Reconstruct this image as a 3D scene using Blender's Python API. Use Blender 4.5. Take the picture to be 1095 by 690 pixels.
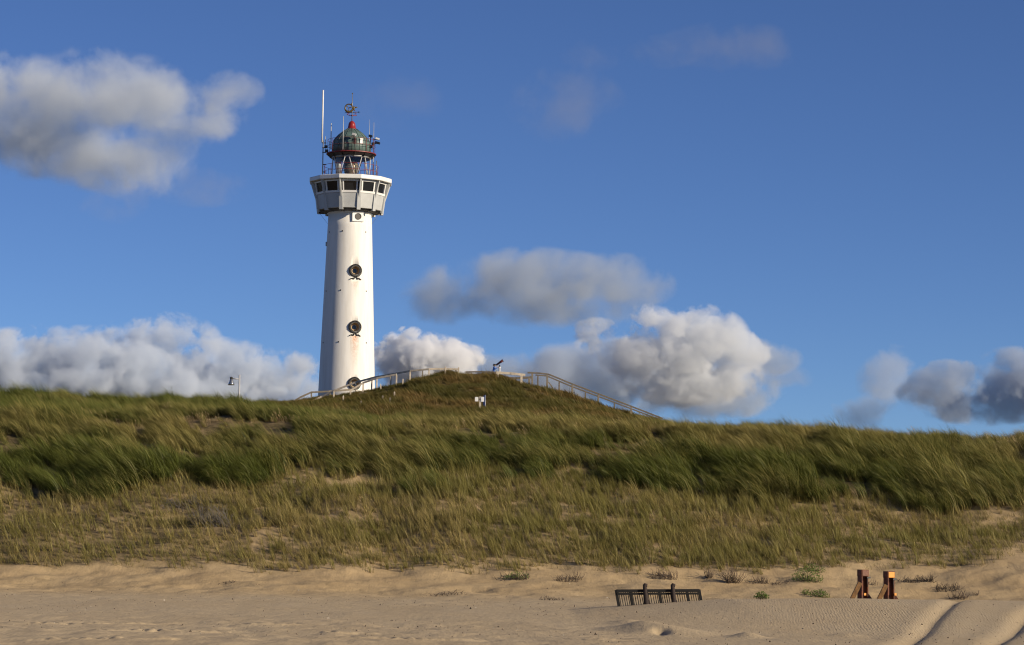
import bpy, bmesh, math, random
import numpy as np
from mathutils import Vector, Matrix

for _o in list(bpy.data.objects):
    bpy.data.objects.remove(_o)
SC = bpy.context.scene
COL = SC.collection
random.seed(11)
RNG = np.random.default_rng(11)
R = math.radians

# ------------------------------------------------------------------ camera
IW, IH, F = 1095.0, 690.0, 2700.0          # photograph size and focal length in its pixels
CAM = Vector((0, 0, 1.7))
PITCH, ROLL = math.atan(245 / F), R(0.8)
cam_d = bpy.data.cameras.new("camera")
cam_d.sensor_width = 36.0
cam_d.lens = 36.0 * F / IW
cam_d.clip_start = 0.5
cam_d.clip_end = 40000
cam = bpy.data.objects.new("camera", cam_d)
COL.objects.link(cam)
CM = Matrix.Rotation(R(90) + PITCH, 3, 'X') @ Matrix.Rotation(ROLL, 3, 'Z')
cam.matrix_world = Matrix.Translation(CAM) @ CM.to_4x4()
SC.camera = cam

# ------------------------------------------------------------------ world, sun, exposure
SUN_AZ, SUN_EL = R(119), R(20)             # azimuth clockwise from +Y (view direction)
SUN_DIR = Vector((math.sin(SUN_AZ) * math.cos(SUN_EL), math.cos(SUN_AZ) * math.cos(SUN_EL), math.sin(SUN_EL)))
W = bpy.data.worlds.new("World")
SC.world = W
W.use_nodes = True
wn = W.node_tree
wn.nodes.clear()
w_out = wn.nodes.new('ShaderNodeOutputWorld')
w_bg = wn.nodes.new('ShaderNodeBackground')
w_sky = wn.nodes.new('ShaderNodeTexSky')
w_sky.sky_type = 'NISHITA'
w_sky.sun_disc = False
w_sky.sun_elevation = SUN_EL
w_sky.sun_rotation = SUN_AZ
w_sky.altitude = 0
w_sky.air_density = 0.6
w_sky.dust_density = 0.0
w_sky.ozone_density = 6.0
w_bg.inputs['Strength'].default_value = 0.073
w_hs = wn.nodes.new('ShaderNodeHueSaturation')          # the even deepening of a polarising filter
w_hs.inputs['Saturation'].default_value = 1.0
w_hs.inputs['Hue'].default_value = 0.507
wn.links.new(w_sky.outputs[0], w_hs.inputs['Color'])
wn.links.new(w_hs.outputs[0], w_bg.inputs['Color'])
wn.links.new(w_bg.outputs[0], w_out.inputs['Surface'])

sun_d = bpy.data.lights.new("sun", 'SUN')
sun_d.energy = 4.8
sun_d.angle = R(0.55)
sun_d.color = (1.0, 0.86, 0.66)
sun = bpy.data.objects.new("sun", sun_d)
COL.objects.link(sun)
sun.rotation_euler = (-SUN_DIR).to_track_quat('-Z', 'Y').to_euler()
sun.location = (60, -40, 60)

SC.view_settings.view_transform = 'Standard'
SC.view_settings.look = 'None'
SC.view_settings.gamma = 1.0
SC.view_settings.exposure = 0.32
SC.view_settings.use_curve_mapping = False
SC.cycles.use_denoising = True
SC.cycles.filter_width = 1.15
SC.cycles.max_bounces = 10
SC.cycles.volume_bounces = 5
SC.cycles.transparent_max_bounces = 12
SC.cycles.volume_step_rate = 0.27
SC.cycles.volume_max_steps = 256

# ------------------------------------------------------------------ pixel <-> place
def pix(x, y, Y):
    """the point of the view ray of photo pixel (x, y) at the depth Y"""
    d = CM @ Vector(((x - IW / 2) / F, (IH / 2 - y) / F, -1.0))
    return CAM + d * (Y / d.y)

CMI = np.array(CM.inverted())
def proj(P):
    q = (np.asarray(P, float) - np.array(CAM)) @ CMI.T
    return IW / 2 - F * q[:, 0] / q[:, 2], IH / 2 + F * q[:, 1] / q[:, 2]

def onground(x, y, z=0.0):
    d = CM @ Vector(((x - IW / 2) / F, (IH / 2 - y) / F, -1.0))
    return CAM + d * ((z - CAM.z) / d.z)

# ------------------------------------------------------------------ noise in numpy
def _hash(i, j, s):
    n = (i.astype(np.int64) * 374761393 + j.astype(np.int64) * 668265263 + s * 1442695041) & 0x7fffffff
    n = ((n ^ (n >> 13)) * 1274126177) & 0x7fffffff
    n = (n ^ (n >> 16)) & 0x7fffffff
    return n / float(0x7fffffff)

def vnoise(x, y, s=0):
    i = np.floor(x); j = np.floor(y)
    fx = x - i; fy = y - j
    u = fx * fx * fx * (fx * (fx * 6 - 15) + 10); v = fy * fy * fy * (fy * (fy * 6 - 15) + 10)
    a = _hash(i, j, s); b = _hash(i + 1, j, s); c = _hash(i, j + 1, s); d = _hash(i + 1, j + 1, s)
    return (a + (b - a) * u) * (1 - v) + (c + (d - c) * u) * v

def fbm(x, y, s=0, o=3):
    t = 0; a = 0.5; n = 0
    for k in range(o):
        t = t + a * vnoise(x * 2 ** k + 17.3 * k, y * 2 ** k - 9.1 * k, s + k); n += a; a *= 0.5
    return t / n

# ------------------------------------------------------------------ materials
def new_mat(name):
    m = bpy.data.materials.new(name)
    m.use_nodes = True
    nt = m.node_tree
    nt.nodes.clear()
    return m, nt, nt.nodes.new('ShaderNodeOutputMaterial')

def N(nt, t, **kw):
    n = nt.nodes.new(t)
    for k, v in kw.items():
        setattr(n, k, v)
    return n

def L(nt, a, b):
    nt.links.new(a, b)

def mathn(nt, op, a, b=None, c=None, clamp=False):
    n = nt.nodes.new('ShaderNodeMath'); n.operation = op; n.use_clamp = clamp
    for k, v in enumerate((a, b, c)):
        if v is None: continue
        if isinstance(v, (int, float)): n.inputs[k].default_value = v
        else: nt.links.new(v, n.inputs[k])
    return n.outputs[0]

def noise(nt, vec, scale, detail=4, rough=0.55):
    n = nt.nodes.new('ShaderNodeTexNoise')
    n.inputs['Scale'].default_value = scale; n.inputs['Detail'].default_value = detail
    n.inputs['Roughness'].default_value = rough
    if vec is not None: nt.links.new(vec, n.inputs['Vector'])
    return n.outputs['Fac']

def ramp(nt, fac, stops):
    n = nt.nodes.new('ShaderNodeValToRGB')
    el = n.color_ramp.elements
    while len(el) < len(stops): el.new(0.5)
    for e, (p, c) in zip(el, stops):
        e.position = p; e.color = (*c, 1) if len(c) == 3 else c
    nt.links.new(fac, n.inputs['Fac'])
    return n.outputs['Color']

def mixc(nt, fac, a, b, mode='MIX'):
    n = nt.nodes.new('ShaderNodeMix'); n.data_type = 'RGBA'; n.blend_type = mode
    if isinstance(fac, (int, float)): n.inputs[0].default_value = fac
    else: nt.links.new(fac, n.inputs[0])
    for sock, v in ((n.inputs[6], a), (n.inputs[7], b)):
        if isinstance(v, tuple): sock.default_value = (*v, 1) if len(v) == 3 else v
        else: nt.links.new(v, sock)
    return n.outputs[2]

def simple(name, col, rough=0.6, var=0.25, scale=3.0, metal=0.0, bump=0.0, bscale=20.0, dark=None):
    """a painted, wooden or metal surface with worn colour and fine relief"""
    m, nt, out = new_mat(name)
    p = N(nt, 'ShaderNodeBsdfPrincipled')
    tc = N(nt, 'ShaderNodeTexCoord').outputs['Object']
    f = noise(nt, tc, scale, 6, 0.65)
    d = dark or tuple(c * (1 - var) for c in col)
    c = ramp(nt, f, [(0.35, d), (0.62, col)])
    L(nt, c, p.inputs['Base Color'])
    p.inputs['Roughness'].default_value = rough
    p.inputs['Metallic'].default_value = metal
    if bump:
        b = N(nt, 'ShaderNodeBump'); b.inputs['Strength'].default_value = bump; b.inputs['Distance'].default_value = 0.02
        L(nt, noise(nt, tc, bscale, 5, 0.6), b.inputs['Height']); L(nt, b.outputs[0], p.inputs['Normal'])
    L(nt, p.outputs[0], out.inputs['Surface'])
    return m

# ------------------------------------------------------------------ mesh builder
WL = {}
def wloc(o):
    return WL.get(o.name, Vector((0, 0, 0)))

class MB:
    def __init__(s):
        s.v = []; s.f = []; s.mi = []; s.smooth = []
    def face(s, idx, sm=False, mi=0):
        s.f.append(tuple(idx)); s.smooth.append(sm); s.mi.append(mi)
    def add(s, vs, fs, sm=False, mi=0):
        b = len(s.v); s.v += [Vector(v) for v in vs]
        for f in fs: s.face([b + i for i in f], sm, mi)
        return s
    def box(s, c, d, rot=None, mi=0):
        c = Vector(c); hx, hy, hz = (k / 2 for k in d)
        vs = [Vector((x, y, z)) for x in (-hx, hx) for y in (-hy, hy) for z in (-hz, hz)]
        if rot is not None: vs = [rot @ v for v in vs]
        return s.add([v + c for v in vs], [(0, 1, 3, 2), (4, 6, 7, 5), (0, 4, 5, 1), (2, 3, 7, 6), (0, 2, 6, 4), (1, 5, 7, 3)], mi=mi)
    def bar(s, a, b, w, h, up=(0, 0, 1), mi=0):
        a = Vector(a); b = Vector(b); d = (b - a)
        x = d.normalized(); y = Vector(up).cross(x)
        if y.length < 1e-4: y = Vector((0, 1, 0)).cross(x)
        y.normalize(); z = x.cross(y)
        rot = Matrix((x, y, z)).transposed()
        return s.box((a + b) / 2, (d.length, w, h), rot, mi)
    def tube(s, pts, radii, n=8, cap=True, mi=0, sm=True):
        pts = [Vector(p) for p in pts]
        if isinstance(radii, (int, float)): radii = [radii] * len(pts)
        b = len(s.v); prev = None
        for k, p in enumerate(pts):
            t = (pts[min(k + 1, len(pts) - 1)] - pts[max(k - 1, 0)]).normalized()
            u = prev - t * prev.dot(t) if prev is not None else t.orthogonal()
            u.normalize(); prev = u; w = t.cross(u)
            for j in range(n):
                a = 2 * math.pi * j / n
                s.v.append(p + (u * math.cos(a) + w * math.sin(a)) * radii[k])
        for k in range(len(pts) - 1):
            for j in range(n):
                s.face((b + k * n + j, b + k * n + (j + 1) % n, b + (k + 1) * n + (j + 1) % n, b + (k + 1) * n + j), sm, mi)
        if cap:
            s.face([b + j for j in range(n)][::-1], False, mi)
            s.face([b + (len(pts) - 1) * n + j for j in range(n)], False, mi)
        return s
    def lathe(s, c, prof, n=32, a0=0.0, sm=True, mi=0, close=False, caps=True):
        """prof: list of (radius, z); revolved round the vertical through c"""
        c = Vector(c); b = len(s.v); m = len(prof)
        for (r, z) in prof:
            for j in range(n):
                a = a0 + 2 * math.pi * j / n
                s.v.append(c + Vector((math.sin(a) * r, -math.cos(a) * r, z)))
        for k in range(m - 1 if not close else m):
            k2 = (k + 1) % m
            for j in range(n):
                s.face((b + k * n + j, b + k * n + (j + 1) % n, b + k2 * n + (j + 1) % n, b + k2 * n + j), sm, mi)
        if not close and caps:
            if prof[0][0] > 1e-4: s.face([b + j for j in range(n)][::-1], False, mi)
            if prof[-1][0] > 1e-4: s.face([b + (m - 1) * n + j for j in range(n)], False, mi)
        return s
    def build(s, name, mat, parent=None, bevel=0.0):
        off = wloc(parent) if parent else Vector((0, 0, 0))
        me = bpy.data.meshes.new(name)
        me.from_pydata([tuple(v - off) for v in s.v], [], s.f)
        me.polygons.foreach_set('use_smooth', s.smooth)
        mats = mat if isinstance(mat, (list, tuple)) else [mat]
        for m in mats: me.materials.append(m)
        me.polygons.foreach_set('material_index', s.mi)
        me.validate(); me.update()
        o = bpy.data.objects.new(name, me); COL.objects.link(o)
        if parent: o.parent = parent
        WL[o.name] = off
        if bevel:
            bv = o.modifiers.new('bevel', 'BEVEL'); bv.width = bevel; bv.segments = 2; bv.limit_method = 'ANGLE'
        return o

def empty(name, loc):
    o = bpy.data.objects.new(name, None); o.location = loc; o.empty_display_size = 0.2
    COL.objects.link(o); WL[o.name] = Vector(loc)
    return o

def tag(o, label=None, cat=None, group=None, kind=None):
    if label: o['label'] = label
    if cat: o['category'] = cat
    if group: o['group'] = group
    if kind: o['kind'] = kind
    return o
# ------------------------------------------------------------------ the ground: beach, sand bank, dunes, mound
COLS = np.array([-150, 0, 50, 100, 150, 200, 250, 300, 330, 360, 400, 430, 455, 470, 500, 530, 560, 600, 650, 680, 705, 760, 800, 900, 1000, 1095, 1250], float)
def row(Y, pts):
    xs, ys = zip(*pts)
    y = np.interp(COLS, xs, ys)
    return np.array([pix(c, yy, Y).z for c, yy in zip(COLS, y)])
FLAT = lambda z: np.full(len(COLS), float(z))
KY, KZ = zip(*[
    (-400, FLAT(-1.5)), (-60, FLAT(-0.3)), (0, FLAT(0)), (46, FLAT(0)), (86, FLAT(0.02)),
    (92.5, FLAT(0.10)),
    (95.5, row(95.5, [(0, 622), (300, 623), (600, 624), (800, 627), (1000, 628), (1095, 625)])),
    (98, row(98, [(0, 608), (300, 609), (600, 611), (800, 613), (900, 612), (1000, 612), (1095, 605)])),
    (106, row(106, [(0, 528), (200, 530), (400, 533), (600, 540), (800, 545), (1000, 552), (1095, 556)])),
    (116, row(116, [(0, 451), (100, 450), (200, 449), (300, 450), (350, 455), (400, 459), (500, 461), (600, 461), (700, 462), (800, 465), (900, 468), (1000, 474), (1095, 477)])),
    (128, row(128, [(0, 450), (200, 449), (300, 450), (400, 459), (500, 460), (600, 460), (700, 464), (800, 472), (900, 477), (1000, 483), (1095, 486)])),
    (143, row(143, [(0, 432), (50, 432), (100, 434), (150, 439), (200, 437), (250, 437), (300, 441), (330, 444), (360, 448), (400, 455), (500, 457), (600, 458), (705, 464), (800, 484), (1095, 500)])),
    (158, row(158, [(0, 442), (200, 444), (300, 445), (360, 446), (400, 452), (500, 454), (600, 456), (705, 463), (800, 487), (1095, 505)])),
    (200, row(200, [(0, 452), (250, 450), (300, 446), (330, 442), (360, 441), (400, 440), (500, 442), (560, 441), (600, 443), (650, 447), (705, 458), (800, 490), (1095, 510)])),
    (212, row(212, [(0, 446), (250, 441), (300, 437), (330, 438), (360, 437), (400, 433), (430, 426), (455, 420), (500, 418), (560, 427), (600, 435), (650, 447), (705, 459), (800, 490), (1095, 510)])),
    (225, row(225, [(0, 446), (250, 439), (300, 434), (330, 431), (360, 427), (400, 418), (430, 412), (455, 407), (470, 402.5), (500, 401), (530, 403.5), (560, 413), (600, 422), (650, 437.5), (680, 447), (705, 453), (760, 475), (800, 490), (1095, 510)])),
    (234, row(234, [(0, 446), (250, 439), (300, 432), (330, 428), (360, 424), (400, 420), (455, 413), (500, 409), (530, 409), (560, 416), (600, 425), (650, 441), (705, 457), (800, 490), (1095, 510)])),
    (250, row(250, [(0, 446), (250, 440), (300, 434), (360, 427), (400, 425), (500, 420), (560, 425), (650, 446), (705, 462), (800, 495), (1095, 512)])),
    (275, row(275, [(0, 450), (300, 442), (400, 436), (500, 436), (600, 446), (800, 500), (1095, 520)])),
    (330, FLAT(10)), (600, FLAT(6)), (9000, FLAT(5))])
KY = np.array(KY, float); KZ = np.array(KZ)

def base(x, Y):
    s = IW / 2 + F * x / np.maximum(Y, 5.0)
    k = np.clip(np.searchsorted(KY, Y, side='right') - 1, 0, len(KY) - 2)
    t = np.clip((Y - KY[k]) / (KY[k + 1] - KY[k]), 0, 1)
    ci = np.clip(np.searchsorted(COLS, s, side='right') - 1, 0, len(COLS) - 2)
    cu = np.clip((s - COLS[ci]) / (COLS[ci + 1] - COLS[ci]), 0, 1)
    za = KZ[k, ci] * (1 - cu) + KZ[k, ci + 1] * cu
    zb = KZ[k + 1, ci] * (1 - cu) + KZ[k + 1, ci + 1] * cu
    return za * (1 - t) + zb * t

def sstep(a, b, x):
    t = np.clip((x - a) / (b - a), 0, 1)
    return t * t * (3 - 2 * t)

def polyd(x, Y, pts):
    """signed distance to a polyline (positive to its right) and how far along it is"""
    best = np.full(x.shape, 1e9); sg = np.zeros(x.shape); along = np.zeros(x.shape); acc = 0
    for (ax, ay), (bx, by) in zip(pts[:-1], pts[1:]):
        dx, dy = bx - ax, by - ay; l = math.hypot(dx, dy)
        t = np.clip(((x - ax) * dx + (Y - ay) * dy) / (l * l), 0, 1)
        d = np.hypot(x - ax - t * dx, Y - ay - t * dy)
        s = np.sign((x - ax) * dy - (Y - ay) * dx)
        m = d < best
        best = np.where(m, d, best); sg = np.where(m, s, sg); along = np.where(m, acc + t * l, along); acc += l
    return best * np.where(sg == 0, 1, sg), along, acc

# crest of the low swell of blown sand in front of the barrier and the steel posts
SW_Y = 72.0
SW_S = np.array([540, 610, 660, 705, 750, 780, 900, 1000, 1095, 1300], float)
SW_Z = np.maximum([pix(s, y, SW_Y).z for s, y in zip(SW_S, [657, 654, 650.5, 647, 643.8, 641.8, 641.0, 641.5, 643, 646])], 0.0)
SW_X = np.array([pix(s, 645, SW_Y).x for s in SW_S])
def gpx(pts, z=0.05):
    return [(p.x, p.y) for p in (onground(x, y, z) for x, y in pts)]
RUT1 = gpx([(950, 700), (958, 692), (975, 680), (1000, 666), (1030, 655), (1062, 648.5)], 0.12)
RUT2 = gpx([(1035, 704), (1050, 692), (1072, 678), (1100, 665), (1140, 655)], 0.12)

def H(x, Y, fine=True):
    x = np.asarray(x, float); Y = np.asarray(Y, float)
    z = 0
    wob = (fbm(x / 4.0 + 3, Y * 0 + 1.5, 5, 2) - 0.5) * 1.6 * sstep(84, 92, Y) * (1 - sstep(103, 110, Y))
    for dy, w in ((-1.2, .2), (-0.45, .3), (0.45, .3), (1.2, .2)):
        z = z + w * base(x, Y + wob + dy)
    # dune hummocks
    dn = sstep(97, 104, Y) * (1 - 0.15 * sstep(195, 215, Y))
    z = z + dn * ((fbm(x / 3.2, Y / 3.0, 21, 3) - 0.5) * 0.85 + (fbm(x / 9, Y / 7, 31, 2) - 0.5) * 0.5)
    # bank of bare sand: lumps, slumps and small hollows
    bk = sstep(88, 94, Y) * (1 - sstep(100, 106, Y))
    z = z + bk * ((fbm(x / 1.6, Y / 1.3, 41, 4) - 0.5) * 0.30)
    # swell
    a = np.interp(x, SW_X, SW_Z)
    up = sstep(55, SW_Y, Y); dn2 = 1 - sstep(SW_Y, 81, Y)
    z = z + np.where(Y < SW_Y, up, dn2) * a
    # beach unevenness
    be = sstep(20, 40, Y) * (1 - sstep(90, 97, Y))
    z = z + be * ((fbm(x / 5.0, Y / 9.0, 51, 3) - 0.5) * 0.10 + (fbm(x / 0.45, Y / 0.8, 61, 3) - 0.5) * (0.035 + 0.05 * (1 - sstep(56, 64, Y)) + 0.02 * sstep(76, 84, Y)) * (1 - 0.75 * np.clip(a / 0.3, 0, 1)))
    # wheel ruts on the right
    for pts, dep, rim in ((RUT1, 0.075, 0.012), (RUT2, 0.075, 0.012)):
        d, al, tot = polyd(x, Y, pts)
        fade = sstep(-3, 0, al) * (1 - sstep(tot - 6, tot, al))
        z = z + fade * (-dep * np.exp(-(d / np.where(d > 0, 0.11, 0.26)) ** 2) + rim * np.exp(-((np.abs(d) - 0.55) / 0.25) ** 2))
    # small blown mounds in the foreground
    for (px, py, wx, wy, h) in ((690, 674, 0.55, 1.6, 0.20), (722, 677, 0.75, 1.4, 0.13), (800, 681, 0.32, 0.8, 0.12), (672, 668, 0.35, 1.2, 0.08), (850, 684, 0.5, 0.9, 0.05), (905, 679, 0.3, 0.7, 0.05)):
        c = onground(px, py, 0.0)
        z = z + h * np.exp(-((x - c.x) / wx) ** 2 - ((Y - c.y) / wy) ** 2)
    c = onground(707, 678, 0.0)
    z = z - 0.14 * np.exp(-((x - c.x) / 0.13) ** 2 - ((Y - c.y) / 0.55) ** 2)
    return z

def gz(x, Y):
    return float(H(np.array([x]), np.array([Y]))[0])

def spread(a, b, d, far, grow=1.25):
    mid = list(np.arange(a, b + d / 2, d)); lo = []; hi = []
    st = d; v = a
    while v > far[0]: st *= grow; v -= st; lo.append(v)
    st = d; v = mid[-1]
    while v < far[1]: st *= grow; v += st; hi.append(v)
    return np.array(lo[::-1] + mid + hi)
GX = spread(-27, 27, 0.105, (-6000, 6000))
gy1 = np.arange(43, 99, 0.2); gy2 = np.arange(99, 120, 0.3); gy3 = np.arange(120, 262, 1.0)
lo = []; v, st = 43.0, 0.2
while v > -300: st *= 1.25; v -= st; lo.append(v)
hi = []; v, st = 261.0, 1.0
while v < 9000: st *= 1.3; v += st; hi.append(v)
GY = np.concatenate([lo[::-1], gy1, gy2, gy3, hi])
XX, YY = np.meshgrid(GX, GY)
ZZ = H(XX, YY)
nx, ny = len(GX), len(GY)

def sand_material():
    m, nt, out = new_mat('sand')
    p = N(nt, 'ShaderNodeBsdfPrincipled'); p.inputs['Roughness'].default_value = 0.95
    p.inputs['Specular IOR Level'].default_value = 0.15
    ge = N(nt, 'ShaderNodeNewGeometry').outputs['Position']
    sx = N(nt, 'ShaderNodeSeparateXYZ'); L(nt, ge, sx.inputs[0])
    big = noise(nt, ge, 0.35, 5, 0.6)
    c = ramp(nt, big, [(0.3, (0.42, 0.30, 0.16)), (0.7, (0.48, 0.355, 0.198))])
    # the beach proper is greyer and a little darker than the dry blown bank
    st = N(nt, 'ShaderNodeMapping'); L(nt, ge, st.inputs['Vector']); st.inputs['Scale'].default_value = (0.6, 0.12, 1)
    gfac = N(nt, 'ShaderNodeMapRange'); L(nt, sx.outputs['Y'], gfac.inputs[0])
    gfac.inputs[1].default_value = 94; gfac.inputs[2].default_value = 86
    gg = mathn(nt, 'MULTIPLY', gfac.outputs[0], mathn(nt, 'MULTIPLY_ADD', noise(nt, st.outputs[0], 0.8, 4, 0.6), 0.9, 0.25, clamp=True))
    c = mixc(nt, gg, c, (0.49, 0.39, 0.252))
    mf = N(nt, 'ShaderNodeMapping'); L(nt, ge, mf.inputs['Vector']); mf.inputs['Scale'].default_value = (9.0, 1.4, 9.0)
    fine = noise(nt, mf.outputs[0], 1.5, 6, 0.75)
    c = mixc(nt, 0.4, c, ramp(nt, fine, [(0.25, (0.55, 0.52, 0.5)), (0.5, (0.92, 0.92, 0.92)), (0.8, (1.08, 1.06, 1.02))]), 'MULTIPLY')
    # scattered dark crumbs of shell and wrack
    vo = N(nt, 'ShaderNodeTexVoronoi'); vo.inputs['Scale'].default_value = 3.2; L(nt, ge, vo.inputs['Vector'])
    sp = mathn(nt, 'LESS_THAN', vo.outputs['Distance'], 0.085)
    sp = mathn(nt, 'MULTIPLY', sp, mathn(nt, 'GREATER_THAN', noise(nt, ge, 0.9, 3), 0.53))
    c = mixc(nt, mathn(nt, 'MULTIPLY', sp, 0.65), c, (0.08, 0.065, 0.05))
    L(nt, c, p.inputs['Base Color'])
    # wind ripples on the swell
    mp = N(nt, 'ShaderNodeMapping'); L(nt, ge, mp.inputs['Vector']); mp.inputs['Rotation'].default_value = (0, 0, R(24)); mp.inputs['Scale'].default_value = (1, 0.22, 1)
    wv = N(nt, 'ShaderNodeTexWave'); wv.wave_profile = 'SIN'; wv.inputs['Scale'].default_value = 4.4; wv.inputs['Distortion'].default_value = 6.0
    wv.inputs['Detail'].default_value = 2; wv.inputs['Detail Scale'].default_value = 1.3
    L(nt, mp.outputs[0], wv.inputs['Vector'])
    rx = N(nt, 'ShaderNodeMapRange'); L(nt, sx.outputs['X'], rx.inputs[0]); rx.inputs[1].default_value = 5.2; rx.inputs[2].default_value = 8.0
    ry = N(nt, 'ShaderNodeMapRange'); L(nt, sx.outputs['Y'], ry.inputs[0]); ry.inputs[1].default_value = 53; ry.inputs[2].default_value = 58
    rm = mathn(nt, 'MULTIPLY', mathn(nt, 'MULTIPLY', mathn(nt, 'MULTIPLY', rx.outputs[0], ry.outputs[0]), mathn(nt, 'LESS_THAN', sx.outputs['Y'], 78.0)), mathn(nt, 'MULTIPLY_ADD', noise(nt, ge, 0.5, 2), 2.4, -0.6, clamp=True))
    rm = mathn(nt, 'MULTIPLY_ADD', rm, 0.38, 0.03)
    b1 = N(nt, 'ShaderNodeBump'); b1.inputs['Distance'].default_value = 0.010; L(nt, rm, b1.inputs['Strength']); L(nt, wv.outputs['Fac'], b1.inputs['Height'])
    b2 = N(nt, 'ShaderNodeBump'); b2.inputs['Distance'].default_value = 0.03; b2.inputs['Strength'].default_value = 0.5
    ms = N(nt, 'ShaderNodeMapping'); L(nt, ge, ms.inputs['Vector']); ms.inputs['Scale'].default_value = (4.5, 0.9, 3.0)
    hh = mathn(nt, 'ADD', mathn(nt, 'MULTIPLY_ADD', noise(nt, ms.outputs[0], 1.6, 6, 0.7), 1.6, noise(nt, ge, 5.0, 6, 0.65)), mathn(nt, 'MULTIPLY', noise(nt, ge, 30.0, 3, 0.6), 0.15))
    L(nt, hh, b2.inputs['Height']); L(nt, b1.outputs[0], b2.inputs['Normal']); L(nt, b2.outputs[0], p.inputs['Normal'])
    L(nt, p.outputs[0], out.inputs['Surface'])
    return m

def dune_material(sand):
    """sand with thatch of dead leaves and moss between the tufts, their shade put into its tint"""
    m = sand.copy(); m.name = 'dune_sand'
    nt = m.node_tree
    p = next(n for n in nt.nodes if n.type == 'BSDF_PRINCIPLED')
    src = p.inputs['Base Color'].links[0].from_socket
    at = N(nt, 'ShaderNodeAttribute'); at.attribute_name = 'thatch'
    ge = N(nt, 'ShaderNodeNewGeometry').outputs['Position']
    th = ramp(nt, noise(nt, ge, 2.5, 5, 0.7), [(0.3, (0.065, 0.050, 0.024)), (0.6, (0.125, 0.095, 0.045)), (0.8, (0.08, 0.08, 0.027))])
    fac = mathn(nt, 'MULTIPLY_ADD', mathn(nt, 'SUBTRACT', noise(nt, ge, 1.8, 5, 0.7), 0.5), 1.6, at.outputs['Fac'], clamp=True)
    L(nt, mixc(nt, fac, src, th), p.inputs['Base Color'])
    return m

SAND = sand_material()
DUNE = dune_material(SAND)

def sheet(name, j0, j1, mat):
    n = (j1 - j0 + 1) * nx
    co = np.stack([XX[j0:j1 + 1].ravel(), YY[j0:j1 + 1].ravel(), ZZ[j0:j1 + 1].ravel()], 1)
    J, I = np.meshgrid(np.arange(j1 - j0), np.arange(nx - 1), indexing='ij')
    a = (J * nx + I).ravel()
    fc = np.stack([a, a + 1, a + nx + 1, a + nx], 1)
    me = bpy.data.meshes.new(name)
    me.vertices.add(n); me.vertices.foreach_set('co', co.ravel())
    me.loops.add(fc.size); me.loops.foreach_set('vertex_index', fc.ravel().astype(np.int32))
    me.polygons.add(len(fc)); me.polygons.foreach_set('loop_start', np.arange(0, fc.size, 4, dtype=np.int32))
    me.polygons.foreach_set('use_smooth', np.ones(len(fc), bool))
    me.update(calc_edges=True)
    me.materials.append(mat)
    o = bpy.data.objects.new(name, me); COL.objects.link(o)
    return tag(o, kind='structure'), co

JB = int(np.searchsorted(GY, 92.6))
beach, _ = sheet('beach', 0, JB, SAND)
dune, dco = sheet('dune', JB, ny - 1, DUNE)

# ------------------------------------------------------------------ how thick the grass stands
def blob(px, py, cx, cy, rx, ry):
    return np.exp(-((px - cx) / rx) ** 2 - ((py - cy) / ry) ** 2)
DB_X = [0, 60, 130, 200, 260, 340, 420, 500, 560, 620, 700, 800, 850, 900, 950, 1000, 1050, 1095]
DB_Y = [521, 526, 534, 521, 512, 500, 520, 504, 512, 506, 530, 526, 528, 530, 532, 545, 550, 535]
def zones(P):
    """share of dense tall grass, share of shorter open grass, both 0..1, for points on the dune"""
    px, py = proj(P); x, Y = P[:, 0], P[:, 1]
    nz = fbm(x / 2.2, Y / 1.6, 71, 3) - 0.5
    yb = np.interp(px, DB_X, DB_Y)
    dense = sstep(-7, 7, yb - py + nz * 50) * (Y < 128)
    bare = (1.0 * blob(px, py, 385, 514, 46, 13) + 0.9 * blob(px, py, 603, 502, 16, 8) + 0.9 * blob(px, py, 1062, 560, 34, 13) + 0.55 * blob(px, py, 960, 552, 60, 12)
            + 0.5 * blob(px, py, 835, 541, 30, 9) + 0.75 * blob(px, py, 225, 580, 60, 14) + 0.5 * blob(px, py, 30, 530, 60, 8) + 0.8 * blob(px, py, 1090, 600, 60, 18)
            + 0.5 * blob(px, py, 380, 590, 90, 8) + 0.5 * blob(px, py, 720, 588, 50, 8) + 0.5 * blob(px, py, 1010, 590, 50, 10) + 0.6 * blob(px, py, 690, 560, 40, 7) + 1.5 * blob(px, py, 222, 552, 26, 13))
    ge = np.interp(px, [0, 300, 500, 640, 760, 860, 1000, 1060, 1095], [604, 606, 606, 607, 608, 607, 603, 596, 588])   # lower edge of the grass
    low = sstep(-7, 12, ge - py + nz * 22) * (1 - dense)
    opn = low * np.clip(0.66 + nz * 1.3 - 0.6 * bare, 0.0, 1)
    opn = np.where(px < 270, np.clip(opn * 0.8 + 0.22 * low, 0, 1), opn)
    opn = np.where(px > 880, opn * 0.85, opn)
    dense = dense * np.clip(1 - 0.9 * bare, 0, 1)
    return px, py, dense, opn, low
pz_x, pz_y, dz_d, dz_o, dz_l = zones(dco)
th = np.clip(dz_d * 0.9 + dz_o * 0.3 + dz_l * np.where(pz_x < 270, 0.5, 0.25) + (dco[:, 1] > 119) * 0.95, 0, 1)  # on the lower face the tint also carries shade among the tufts
at = dune.data.attributes.new('thatch', 'FLOAT', 'POINT'); at.data.foreach_set('value', th.astype(np.float32))
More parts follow.
